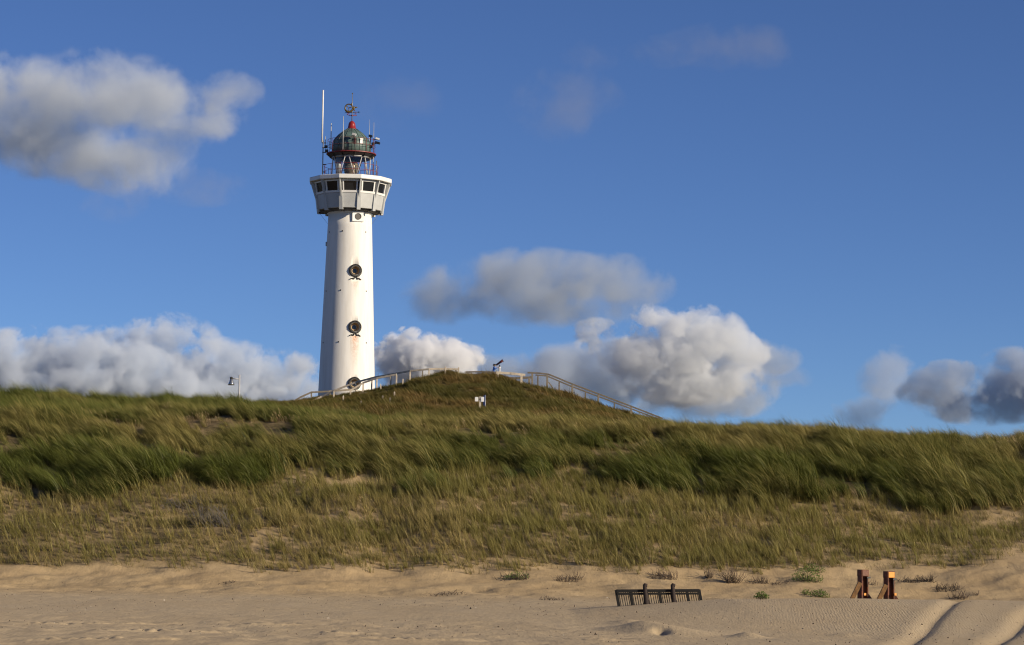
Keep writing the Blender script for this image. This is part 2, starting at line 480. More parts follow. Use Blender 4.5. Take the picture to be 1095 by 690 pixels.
# ------------------------------------------------------------------ materials of built things
WHITE = simple('white_trim_paint', (0.74, 0.73, 0.70), 0.5, 0.10, 1.5)
GREYP = simple('pale_grey_panel_paint', (0.46, 0.47, 0.46), 0.5, 0.12, 1.2)
SHADEG = simple('underside_shade', (0.16, 0.15, 0.14), 0.7, 0.4, 2)  # dark grey with the shade of the underside and interior put into it
REDP = simple('red_paint', (0.20, 0.020, 0.020), 0.5, 0.35, 3)
REDCAP = simple('bright_red_paint', (0.27, 0.016, 0.018), 0.4, 0.25, 3)
COPPER = simple('green_copper', (0.105, 0.165, 0.148), 0.5, 0.45, 1.6, dark=(0.055, 0.088, 0.082))
COPPERR = simple('copper_seam', (0.075, 0.10, 0.09), 0.6, 0.4, 3)
BLACKM = simple('black_iron', (0.022, 0.020, 0.018), 0.5, 0.4, 5)
GOLD = simple('tarnished_gilding', (0.16, 0.105, 0.02), 0.45, 0.55, 6, metal=0.3)
LGREY = simple('light_grey_metal', (0.42, 0.42, 0.42), 0.45, 0.15, 4)
MGREY = simple('galvanised_metal', (0.26, 0.26, 0.26), 0.45, 0.3, 4, metal=0.4)
TAN = simple('weathered_plaster_reveal', (0.52, 0.39, 0.22), 0.8, 0.35, 3)
DGLASS = simple('dark_window_glass', (0.012, 0.014, 0.018), 0.06, 0.3, 2)
WOOD = simple('bleached_wood', (0.60, 0.51, 0.39), 0.8, 0.35, 4, bump=0.4, bscale=12)
WOODD = simple('grey_weathered_wood', (0.25, 0.21, 0.155), 0.85, 0.35, 4, bump=0.4, bscale=12)

WOODK = simple('dark_brown_wood', (0.17, 0.14, 0.105), 0.85, 0.35, 4, bump=0.4, bscale=12)  # darker brown wood for the stair rails and low beams

def lantern_glass():
    m, nt, out = new_mat('lantern_glass')
    tr = N(nt, 'ShaderNodeBsdfTransparent'); tr.inputs[0].default_value = (0.97, 0.985, 0.985, 1)
    gl = N(nt, 'ShaderNodeBsdfGlossy'); gl.inputs['Roughness'].default_value = 0.03
    fr = N(nt, 'ShaderNodeLayerWeight'); fr.inputs['Blend'].default_value = 0.5
    k = mathn(nt, 'MULTIPLY_ADD', mathn(nt, 'POWER', fr.outputs['Facing'], 4.0), 0.7, 0.05, clamp=True)
    mx = N(nt, 'ShaderNodeMixShader'); L(nt, k, mx.inputs[0]); L(nt, tr.outputs[0], mx.inputs[1]); L(nt, gl.outputs[0], mx.inputs[2])
    L(nt, mx.outputs[0], out.inputs['Surface'])
    return m
LGLASS = lantern_glass()

# ------------------------------------------------------------------ lighthouse
TY = 257.0
TP = pix(371.0, 400, TY)
TX = TP.x
PXM = F / ((TY * math.cos(PITCH)) + 20 * math.sin(PITCH))      # photo pixels per metre at the tower
tz = lambda y: pix(371.5, y, TY).z
TB = gz(TX, TY) - 0.3
AX = Vector((TX, TY, 0))
def pol(a, r, z):
    """a: degrees to the right of the side that faces the beach"""
    return Vector((TX + math.sin(R(a)) * r, TY - math.cos(R(a)) * r, z))
tower = tag(empty('lighthouse', (TX, TY, TB)), 'tall round white lighthouse with green copper dome behind the dune', 'lighthouse')

R_TOP, R_BOT = 23.4 / PXM, 30.2 / PXM
Z232, Z418 = tz(232), tz(418)
rad = lambda z: R_TOP + (R_BOT - R_TOP) * (Z232 - z) / (Z232 - Z418)

def tower_white():
    m, nt, out = new_mat('whitewashed_render')
    p = N(nt, 'ShaderNodeBsdfPrincipled'); p.inputs['Roughness'].default_value = 0.65
    tc = N(nt, 'ShaderNodeTexCoord').outputs['Object']
    st = N(nt, 'ShaderNodeMapping'); L(nt, tc, st.inputs['Vector']); st.inputs['Scale'].default_value = (1.2, 1.2, 0.12)
    c = ramp(nt, noise(nt, st.outputs[0], 1.4, 6, 0.65), [(0.28, (0.66, 0.63, 0.57)), (0.62, (0.78, 0.76, 0.71))])
    fl = noise(nt, tc, 3.0, 6, 0.7)
    c = mixc(nt, mathn(nt, 'MULTIPLY', mathn(nt, 'GREATER_THAN', fl, 0.70), 0.35), c, (0.42, 0.38, 0.32))
    sx = N(nt, 'ShaderNodeSeparateXYZ'); L(nt, tc, sx.inputs[0])
    # rust running down below the portholes
    for (py, ln, wd, st_) in ((304, 2.2, 0.45, 0.45), (363, 3.6, 0.5, 1.0)):
        zc = tz(py) - TB
        pa = PORT_A
        dx = mathn(nt, 'SUBTRACT', sx.outputs['X'], math.sin(R(pa)) * rad(tz(py)))
        front = mathn(nt, 'LESS_THAN', sx.outputs['Y'], 0.0)
        wob = mathn(nt, 'MULTIPLY', mathn(nt, 'SUBTRACT', noise(nt, st.outputs[0], 6.0, 3), 0.5), 0.5)
        side = mathn(nt, 'SUBTRACT', 1.0, mathn(nt, 'DIVIDE', mathn(nt, 'ABSOLUTE', mathn(nt, 'ADD', dx, wob)), wd), clamp=True)
        dn = mathn(nt, 'DIVIDE', mathn(nt, 'SUBTRACT', zc, sx.outputs['Z']), ln)
        fall = mathn(nt, 'MULTIPLY', mathn(nt, 'SUBTRACT', 1.0, dn, clamp=True), mathn(nt, 'GREATER_THAN', dn, -0.06))
        fall = mathn(nt, 'POWER', fall, 1.6)
        k = mathn(nt, 'MULTIPLY', mathn(nt, 'MULTIPLY', side, fall), mathn(nt, 'MULTIPLY', front, mathn(nt, 'MULTIPLY_ADD', noise(nt, tc, 5.0, 5, 0.7), 2.6, -0.7, clamp=True)))
        c = mixc(nt, mathn(nt, 'MULTIPLY', k, st_ * 1.3, clamp=True), c, (0.45, 0.17, 0.04))
    L(nt, c, p.inputs['Base Color'])
    b = N(nt, 'ShaderNodeBump'); b.inputs['Strength'].default_value = 0.25; b.inputs['Distance'].default_value = 0.03
    L(nt, noise(nt, tc, 2.2, 6, 0.65), b.inputs['Height']); L(nt, b.outputs[0], p.inputs['Normal'])
    L(nt, p.outputs[0], out.inputs['Surface'])
    return m
PORT_A = 19.5
TWHITE = tower_white()

zs = np.linspace(TB, tz(228.5), 14)
sh = MB().lathe(AX, [(rad(z), z) for z in zs], 72).build('shaft', [TWHITE, TAN], tower)
ports = []
for py in (292, 352, 412):
    z = tz(py); r = rad(z)
    ax = Vector((math.sin(R(PORT_A)), -math.cos(R(PORT_A)), 0))
    c = AX + Vector((0, 0, z)) + ax * r
    ports.append((c, ax))
cut = MB()
for c, ax in ports:
    cut.tube([c - ax * 0.42, c + ax * 0.5], [0.40, 0.47], 32, mi=1, sm=False)
cto = cut.build('cutter', [TWHITE, TAN], tower)
bo = sh.modifiers.new('openings', 'BOOLEAN'); bo.operation = 'DIFFERENCE'; bo.object = cto; bo.solver = 'EXACT'
try: bo.material_mode = 'INDEX'
except Exception: pass
dg = bpy.context.evaluated_depsgraph_get(); dg.update()
nm = bpy.data.meshes.new_from_object(sh.evaluated_get(dg)); sh.modifiers.clear(); sh.data = nm
bpy.data.objects.remove(cto)
for p_ in nm.polygons:                                               # plastered inside of the openings
    for c, ax in ports:
        q = p_.center + wloc(sh) - c
        if abs(q.z) < 0.6 and (q - ax * q.dot(ax)).length < 0.47 and (q.dot(ax) < -0.2 or abs(p_.normal.dot(ax)) < 0.5): p_.material_index = 1; p_.use_smooth = False

def ring(mb, c, ax, r0, r1, d0, d1, n=32, mi=0):
    """a flat-faced ring round the axis ax, from depth d0 to d1"""
    u = ax.cross(Vector((0, 0, 1))).normalized(); w = u.cross(ax)
    vs = []; fs = []
    for (r, d) in ((r0, d0), (r0, d1), (r1, d1), (r1, d0)):
        vs += [c + ax * d + (u * math.cos(2 * math.pi * j / n) + w * math.sin(2 * math.pi * j / n)) * r for j in range(n)]
    for k in range(4):
        k2 = (k + 1) % 4
        fs += [(k * n + j, k * n + (j + 1) % n, k2 * n + (j + 1) % n, k2 * n + j) for j in range(n)]
    mb.add(vs, fs, False, mi)
    return mb

for i, (c, ax) in enumerate(ports):
    fr = ring(MB(), c, ax, 0.45, 0.60, -0.10, 0.09)
    ring(fr, c, ax, 0.60, 0.68, -0.22, 0.05)
    fr = fr.build('porthole_frame', BLACKM, tower)
    u = ax.cross(Vector((0, 0, 1))).normalized()
    st = MB()
    for k in range(24):                                            # studs round the frame
        a = 2 * math.pi * k / 24
        q = c + ax * 0.09 + (u * math.cos(a) + Vector((0, 0, 1)) * math.sin(a)) * 0.60
        st.box(q, (0.09, 0.09, 0.09), Matrix.Rotation(a, 3, ax))
    st.build('studs', BLACKM, fr)
    ring(MB(), c, ax, 0.24, 0.30, -0.415, -0.37).build('porthole_rim', TAN, fr)
    MB().tube([c - ax * 0.416, c - ax * 0.395], 0.24, 24, sm=False).build('porthole_pane', DGLASS, fr)
    if i < 2:                                                       # forged bow under the frame
        bw = MB()
        for s in (-1, 1):
            pp = [c + ax * 0.06 + u * s * x + Vector((0, 0, z)) for x, z in ((0.0, -0.66), (0.10, -0.74), (0.16, -0.88), (0.26, -0.86), (0.34, -0.78), (0.46, -0.84), (0.62, -0.93))]
            bw.tube(pp, [0.05, 0.05, 0.05, 0.05, 0.06, 0.06, 0.03], 6)
            bw.tube([c + ax * 0.06 + u * s * 0.04 + Vector((0, 0, -0.64)), c + ax * 0.06 + u * s * 0.26 + Vector((0, 0, -0.80))], 0.04, 6)
        bw.build('wrought_bow', BLACKM, fr)

# square plate with a round hole just under the gallery
zc = tz(234.3); r = rad(zc); ax = pol(24, 1, 0) - AX; ax.z = 0; u = ax.cross(Vector((0, 0, 1))).normalized()
rot = Matrix((u, ax, Vector((0, 0, 1)))).transposed()
c = AX + ax * (r - 0.02) + Vector((0, 0, zc))
pl = MB().box(c, (1.25, 0.30, 1.02), rot).build('porthole_plate', WHITE, tower, bevel=0.02)
c2 = c + ax * 0.15
ring(MB(), c2, ax, 0.27, 0.34, -0.02, 0.05).build('porthole_frame', BLACKM, pl)
MB().tube([c2 - ax * 0.02, c2 + ax * 0.012], 0.28, 24, sm=False).build('porthole_pane', simple('hole_shade_brown', (0.035, 0.027, 0.02), 0.5, 0.4, 4), pl)  # dark brown disc stands for the shade inside the round hole
MB().box(AX + (pol(13, 1, 0) - AX).normalized() * (r + 0.06) + Vector((0, 0, zc)), (0.10, 0.14, 1.0)).build('conduit', BLACKM, tower)
q = pol(-78, rad(tz(262)) + 0.05, tz(262)); MB().box(q, (0.16, 0.16, 0.42)).build('wall_lamp', LGREY, tower, bevel=0.03)
for a in (-66, -20, 44):                                            # little vent bricks in the wall
    for py in (250, 313, 368):
        q = pol(a + (py % 7), rad(tz(py)) - 0.01, tz(py)); MB().box(q, (0.10, 0.10, 0.13)).build('vent_hole', BLACKM, tower)

# ---- twelve-sided watch room
S12 = 12; A0 = 3.0
def corner(k, r, z): return pol(A0 + 15 + 30 * k, r, z)
RC = 45.4 / PXM
zc_t, zc_b = tz(192.3), tz(196.8)                                   # cornice slab
zw_t, zw_b = tz(197.4), tz(208.6)                                   # windows
zs_b = tz(211.0); zp_b = tz(225.0)
rw_t, rw_b, rp_b = 40.6 / PXM, 38.2 / PXM, 36.0 / PXM
rz = lambda z: rw_t + (rp_b - rw_t) * (zw_t - z) / (zw_t - zp_b)
a0r = R(A0 + 15)
MB().lathe(AX, [(RC - 0.55, zc_b), (RC - 0.04, zc_b), (RC, zc_b + 0.05), (RC, zc_t - 0.05), (RC - 0.05, zc_t), (0.3, zc_t + 0.06)], 12, a0r, sm=False).build('cornice', WHITE, tower)
MB().lathe(AX, [(rw_t - 0.5, zc_b + 0.004), (rw_t + 0.12, zc_b + 0.004), (rw_t + 0.12, zw_t + 0.03), (rw_t - 0.3, zw_t + 0.03)], 12, a0r, sm=False).build('soffit', GREYP, tower)
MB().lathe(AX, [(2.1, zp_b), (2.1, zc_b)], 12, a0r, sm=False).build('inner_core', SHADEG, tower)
for k in range(S12):
    a = A0 + 30 * (k + 1)
    def quadbox(z0, z1, ins0, ins1, thick, shrink=0.0):
        """a slab on side k between two heights, inset from the corners"""
        mb = MB(); vs = []
        for (z, ins) in ((z0, ins0), (z1, ins1)):
            A, B = corner(k, rz(z), z), corner(k + 1, rz(z), z)
            e = (B - A).normalized(); n_ = pol(a, 1, 0) - AX; n_.z = 0
            A2 = A + e * ins - n_ * shrink; B2 = B - e * ins - n_ * shrink
            vs += [A2, B2, B2 - n_ * thick, A2 - n_ * thick]
        return mb.add(vs, [(0, 1, 2, 3)[::-1], (4, 5, 6, 7), (0, 1, 5, 4), (1, 2, 6, 5), (2, 3, 7, 6), (3, 0, 4, 7)])
    quadbox(zp_b, zs_b - 0.004, 0.16, 0.16, 0.14, 0.03).build('wall_panel', GREYP, tower, bevel=0.012)
    quadbox(zp_b - 0.12, zp_b - 0.004, 0.0, 0.0, 0.35, 0.0).build('bottom_band', GREYP, tower)
    wf = MB()
    for (z0, z1, i0, i1) in ((zw_b, zs_b + 0.02, 0.10, 0.10), (zw_t - 0.14, zw_t, 0.10, 0.10)):
        m2 = quadbox(z0 if z0 < z1 else z1, max(z0, z1), i0, i1, 0.2, -0.02); wf.add(m2.v, m2.f)
    for sgn in (0, 1):
        vs = []
        for z in (zw_b, zw_t - 0.14):
            A, B = corner(k, rz(z), z), corner(k + 1, rz(z), z); e = (B - A).normalized(); n_ = pol(a, 1, 0) - AX; n_.z = 0
            p0 = A + e * 0.22 if sgn == 0 else B - e * 0.22; d = e * (0.13 if sgn == 0 else -0.13)
            vs += [p0 + n_ * 0.02, p0 + d + n_ * 0.02, p0 + d - n_ * 0.18, p0 - n_ * 0.18]
        wf.add(vs, [(0, 1, 2, 3)[::-1], (4, 5, 6, 7), (0, 1, 5, 4), (1, 2, 6, 5), (2, 3, 7, 6), (3, 0, 4, 7)])
    wfo = wf.build('window', WHITE, tower)
    quadbox(zw_b + 0.002, zw_t - 0.142, 0.34, 0.34, 0.02, 0.10).build('pane', DGLASS, wfo)
    # post and tapering fin on the corner
    A = corner(k, 1, 0) - AX; A.z = 0; A.normalize(); t_ = Vector((0, 0, 1)).cross(A)
    fin = MB(); zf0, zf1 = tz(217), zc_b
    w2 = 0.065
    vs = []
    for z, o in ((zf0, 0.02), (zf1, 0.34)):
        b_ = AX + A * (rz(z)) + Vector((0, 0, z))
        vs += [b_ - t_ * w2 - A * 0.2, b_ + t_ * w2 - A * 0.2, b_ + t_ * w2 + A * o, b_ - t_ * w2 + A * o]
    fin.add(vs, [(0, 1, 2, 3), (4, 5, 6, 7)[::-1], (0, 1, 5, 4), (1, 2, 6, 5), (2, 3, 7, 6), (3, 0, 4, 7)])
    fin.build('fin', GREYP, tower)
    po = MB(); vs = []
    for z in (zp_b - 0.34, zs_b - 0.01):
        b_ = AX + A * (rz(max(z, zp_b)) + 0.03) + Vector((0, 0, z)); vs += [b_ - t_ * 0.19 - A * 0.22, b_ + t_ * 0.19 - A * 0.22, b_ + t_ * 0.19, b_ - t_ * 0.19]
    po.add(vs, [(0, 1, 2, 3), (4, 5, 6, 7)[::-1], (0, 1, 5, 4), (1, 2, 6, 5), (2, 3, 7, 6), (3, 0, 4, 7)])
    po.build('corner_post', GREYP, tower)
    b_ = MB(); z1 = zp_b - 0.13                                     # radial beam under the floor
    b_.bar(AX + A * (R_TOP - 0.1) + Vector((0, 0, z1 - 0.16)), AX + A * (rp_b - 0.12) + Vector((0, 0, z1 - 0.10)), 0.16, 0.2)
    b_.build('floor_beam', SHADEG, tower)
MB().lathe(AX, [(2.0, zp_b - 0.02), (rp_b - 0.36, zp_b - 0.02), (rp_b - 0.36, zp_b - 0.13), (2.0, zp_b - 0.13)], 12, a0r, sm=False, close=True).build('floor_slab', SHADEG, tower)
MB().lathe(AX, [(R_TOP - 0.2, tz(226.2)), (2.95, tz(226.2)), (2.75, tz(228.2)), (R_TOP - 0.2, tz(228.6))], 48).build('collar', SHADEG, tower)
MB().lathe(AX, [(R_TOP - 0.1, tz(228.2)), (R_TOP + 0.10, tz(228.2)), (R_TOP + 0.10, tz(230.0)), (R_TOP - 0.1, tz(230.2))], 64).build('shaft_ring', TWHITE, tower)
for a, s in ((-82, -1), (80, 1)):                                   # thin stays from the floor to the shaft
    MB().tube([pol(a, 3.2, tz(228.5)), pol(a, rad(tz(240)) + 0.02, tz(240))], 0.012, 5).build('stay_wire', MGREY, tower)

# ---- railings: upright posts and hoops
def railing(r, z0, z1, n, mids, mat, rr=0.032, off=0.0, name='gallery_railing', seg=48):
    ro = MB()
    for zz in [z1] + mids:
        ro.tube([pol(360 * j / seg, r, zz) for j in range(seg + 1)], rr * 0.85, 6, cap=False)
    ro = ro.build(name, mat, tower)
    for j in range(n):
        a = off + 360 * j / n
        MB().tube([pol(a, r, z0), pol(a, r, z1)], rr, 6).build('baluster', mat, ro)
    return ro
zg0 = zc_t + 0.03
railing(29.2 / PXM, zg0, tz(178.2), 14, [tz(184.6)], REDP, 0.024, 8)
# ---- lantern
RL = 20.8 / PXM
zl0, zl1 = tz(190.6), tz(167.8)
MB().lathe(AX, [(RL + 0.25, zc_t + 0.03), (RL + 0.25, zl0 + 0.10), (RL + 0.05, zl0 + 0.16), (RL - 0.2, zl0 + 0.16)], 48).build('lantern_base', REDP, tower)
lz0 = zl0 + 0.15
MB().lathe(AX, [(RL - 0.04, lz0), (RL - 0.04, zl1)], 48, caps=False).build('lantern_glass', LGLASS, tower)
for j in range(14):                                                  # slanting glazing bars
    a = 360 * j / 14 + 4; da = 360 / 28 * (1 if j % 2 else -1)
    MB().tube([pol(a - da * 0.7, RL, lz0), pol(a, RL, (lz0 + zl1) / 2), pol(a + da * 0.7, RL, zl1)], 0.055, 6).build('glazing_bar', LGREY, tower)
for zz in (zl1 - 0.25,):
    MB().lathe(AX, [(RL - 0.02, zz), (RL + 0.05, zz), (RL + 0.05, zz + 0.2), (RL - 0.02, zz + 0.2)], 48, close=True).build('lantern_head_ring', MGREY, tower)
LENS = simple('brass_and_glass_prism', (0.27, 0.22, 0.14), 0.25, 0.6, 5, metal=0.3)
lens = MB().lathe(AX, [(0.35, lz0 - 0.3), (0.55, lz0), (0.60, lz0 + 0.25), (0.72, lz0 + 0.55), (0.80, lz0 + 0.95), (0.72, lz0 + 1.35), (0.5, lz0 + 1.6), (0.2, lz0 + 1.75)], 20).build('lamp_lens', LENS, tower)
for zz in np.linspace(lz0 + 0.2, lz0 + 1.5, 7):
    rr = float(np.interp(zz - lz0, [0, .25, .55, .95, 1.35, 1.6], [.55, .60, .72, .80, .72, .5]))
    MB().lathe(AX, [(rr - 0.04, zz - 0.03), (rr + 0.06, zz), (rr - 0.04, zz + 0.03)], 20, close=True).build('lens_ring', LENS, lens)
MB().tube([pol(-55, RL - 0.5, lz0 - 0.1), pol(-55, RL - 0.5, zl1)], 0.30, 12).build('ventilation_pipe', MGREY, tower)
# red walkway ring under the dome
RG = 26.9 / PXM
zr = tz(166.0)
MB().lathe(AX, [(RL - 0.3, zr - 0.24), (RL + 0.1, zr - 0.26), (RG - 0.12, zr - 0.02), (RL - 0.3, zr - 0.02)], 48, close=True, sm=False).build('walkway_underside', BLACKM, tower)
MB().lathe(AX, [(RL - 0.3, zr), (RG, zr + 0.03), (RG, zr + 0.12), (RL - 0.3, zr + 0.12)], 48, close=True, sm=False).build('walkway_ring', REDP, tower)
for j in range(12):
    a = 360 * j / 12 + 10
    MB().bar(pol(a, RL - 0.05, zr - 0.42), pol(a, RG - 0.15, zr - 0.12), 0.05, 0.10).build('walkway_bracket', BLACKM, tower)
railing(25.6 / PXM, zr + 0.17, tz(150.6), 12, [tz(157.0)], REDP, 0.024, 12, 'dome_railing')
# dome: copper drum and onion-cone roof with standing seams
RD = 20.6 / PXM
prof = [(RD, zr + 0.17), (RD + 0.02, tz(157.5)), (RD - 0.05, tz(152.5)), (18.6 / PXM, tz(149.6)), (16.2 / PXM, tz(146.8)), (12.9 / PXM, tz(143.6)), (9.0 / PXM, tz(140.6)), (5.4 / PXM, tz(138.2))]
dome = MB().lathe(AX, prof, 48).build('dome', COPPER, tower)
for j in range(16):
    a = 360 * j / 16 + 6
    MB().tube([pol(a, r_ + 0.012, z_) for r_, z_ in prof], 0.028, 5).build('seam', COPPERR, dome)
for zz in (tz(157.0), tz(151.8)):
    rr = float(np.interp(-zz, [-prof[0][1], -prof[1][1], -prof[2][1]][::-1] if False else [-p_[1] for p_ in prof][::-1], [p_[0] for p_ in prof][::-1]))
    MB().lathe(AX, [(rr, zz - 0.04), (rr + 0.04, zz), (rr, zz + 0.04)], 48, close=True).build('dome_band', COPPERR, dome)
for a, m_ in ((14, BLACKM), (34, WHITE)):
    q = pol(a, RD + 0.02, tz(153.4)); MB().box(q, (0.34, 0.10, 0.52), Matrix.Rotation(R(a), 3, 'Z')).build('dome_hatch', m_, dome)
cap = MB().lathe(AX, [(5.2 / PXM, tz(138.4)), (5.1 / PXM, tz(137.6)), (4.3 / PXM, tz(137.0)), (3.9 / PXM, tz(134)), (3.3 / PXM, tz(131.6)), (1.8 / PXM, tz(129.9)), (0.0, tz(129.3))], 24).build('red_cap', REDCAP, tower)
# weather vane
vane = MB().tube([Vector((TX, TY, tz(130))), Vector((TX, TY, tz(100.8)))], [0.05, 0.03], 8).build('weather_vane', MGREY, tower)
bm_ = MB().lathe(AX, [(0.0, tz(100.9)), (0.09, tz(100.1)), (0.0, tz(99.3))], 10).build('finial_ball', GOLD, vane)
vz = tz(115.6); vx = -3.6 / PXM
def P3(x, z): return Vector((TX + x, TY, z))
wh = MB().tube([P3(vx + 0.40 * math.cos(2 * math.pi * j / 28), vz + 0.40 * math.sin(2 * math.pi * j / 28)) for j in range(29)], [0.065 + 0.05 * max(0, -math.sin(2 * math.pi * j / 28)) for j in range(29)], 8, cap=False)
for a in (20, 140, 260):
    wh.tube([P3(vx, vz), P3(vx + 0.40 * math.cos(R(a)), vz + 0.40 * math.sin(R(a)))], 0.04, 6)
wh.build('vane_wheel', GOLD, vane)
sx_ = MB()
sx_.tube([P3(0.0, vz - 0.30), P3(0.16, vz - 0.05), P3(0.20, vz + 0.22)], [0.05, 0.11, 0.05], 8)
sx_.tube([P3(0.12, vz - 0.02), P3(0.34, vz + 0.06), P3(0.52, vz + 0.10)], [0.06, 0.05, 0.08], 8)
sx_.tube([P3(0.14, vz - 0.10), P3(0.30, vz - 0.32)], [0.06, 0.04], 8)
sx_.tube([P3(-0.10, vz + 0.36), P3(0.0, vz + 0.60)], [0.06, 0.04], 8)
sx_.build('vane_figure', GOLD, vane)
MB().tube([P3(-0.75, vz - 0.50), P3(0.70, vz - 0.42)], 0.028, 6).tube([P3(0.62, vz - 0.42), P3(0.84, vz - 0.41)], [0.07, 0.01], 6).build('vane_arrow', BLACKM, vane)
cz = tz(123.6)
MB().tube([P3(-0.36, cz), P3(0.42, cz)], 0.03, 6).tube([Vector((TX, TY - 0.4, cz)), Vector((TX, TY + 0.4, cz))], 0.03, 6).lathe(AX, [(0, cz - 0.14), (0.12, cz), (0, cz + 0.14)], 10).build('compass_cross', REDP, vane)
lt = MB()                                                            # the two compass letters in view
for x0 in (-0.36,):
    for aa, bb in (((0, 0), (0, .32)), ((0, .32), (-.2, .04)), ((-.2, .04), (-.2, .34))):
        lt.bar(P3(x0 + aa[0] + 0.05, cz + aa[1]), P3(x0 + bb[0] + 0.05, cz + bb[1]), 0.05, 0.05, (0, 1, 0))
lt.build('compass_letter', REDP, vane)
lt = MB(); x0 = 0.30
for aa, bb in (((0, 0), (0, .36)), ((0, .36), (.2, .36)), ((0, .18), (.16, .18)), ((0, 0.02), (.2, .02))):
    lt.bar(P3(x0 + aa[0], cz + aa[1]), P3(x0 + bb[0], cz + bb[1]), 0.05, 0.05, (0, 1, 0))
lt.build('compass_letter', REDP, vane)

# ---- aerials and floodlights
def aerial(px, y0, y1, r, mat, dY=0.0, r2=None):
    a = pix(px, y0, TY + dY); b = Vector((a.x, a.y, pix(px, y1, TY + dY).z))
    return MB().tube([b, a], [r, r2 or r], 8).build('aerial', mat, tower)
m1 = aerial(345.6, 96.5, 152.5, 0.08, WHITE, -0.6)
p0 = pix(345.6, 152, TY - 0.6)
MB().tube([Vector((p0.x, p0.y, zg0)), Vector((p0.x, p0.y, p0.z + 0.2))], 0.055, 8).build('aerial_mast', MGREY, m1)
for yy in (153, 158, 163, 176, 184):
    q = pix(345.6, yy, TY - 0.6); MB().bar(Vector((q.x - 0.1, q.y, q.z)), Vector((q.x + 0.32, q.y, q.z)), 0.07, 0.09).build('clamp', BLACKM, m1)
aerial(354.3, 132, 160, 0.055, WHITE, 1.2, 0.05)
aerial(367.3, 124.3, 160, 0.05, LGREY, -2.5, 0.03)
aerial(348.0, 146, 164, 0.03, LGREY, 1.0)
aerial(399.9, 131, 187, 0.055, LGREY, 0.2, 0.02)
aerial(395.3, 128, 166, 0.04, LGREY, 0.8, 0.012)
aerial(402.6, 172, 190, 0.04, MGREY, 0.0)
def flood(px, py, w, h, mat, dY, lens_m=None):
    q = pix(px, py, TY + dY)
    f = MB().box(q, (w, 0.34, h), Matrix.Rotation(R(14), 3, 'Y')).build('floodlight', mat, tower, bevel=0.04)
    MB().box(q + Vector((0, -0.18, 0)), (w * 0.86, 0.03, h * 0.8), Matrix.Rotation(R(14), 3, 'Y')).build('lens', lens_m or DGLASS, f)
    return f
flood(378.6, 144.0, 0.44, 0.24, WHITE, -2.3, LGREY)
flood(396.2, 145.6, 0.40, 0.22, BLACKM, 0.3)
flood(403.6, 148.6, 0.44, 0.2, LGREY, 0.2, WHITE)
flood(403.9, 152.9, 0.50, 0.22, BLACKM, 0.2)
for yy in (149.2, 153.6):
    MB().tube([pix(399.8, yy, TY + 0.2), pix(403.5, yy, TY + 0.2)], 0.04, 6).build('floodlight_arm', BLACKM, tower)
MB().tube([pix(378.3, 145, TY - 2.3), pix(379.8, 158, TY - 2.4), pix(379.8, 165, TY - 2.4)], 0.05, 6).build('floodlight_arm', BLACKM, tower)
MB().tube([pix(396.2, 147, TY + 0.3), pix(396.2, 164, TY + 0.3)], 0.05, 6).build('floodlight_arm', BLACKM, tower)
for px, py in ((348.5, 157), (349.5, 161.5), (397, 157), (399, 154)):
    MB().box(pix(px, py, TY - 0.5), (0.3, 0.3, 0.28)).build('signal_box', BLACKM, tower, bevel=0.03)
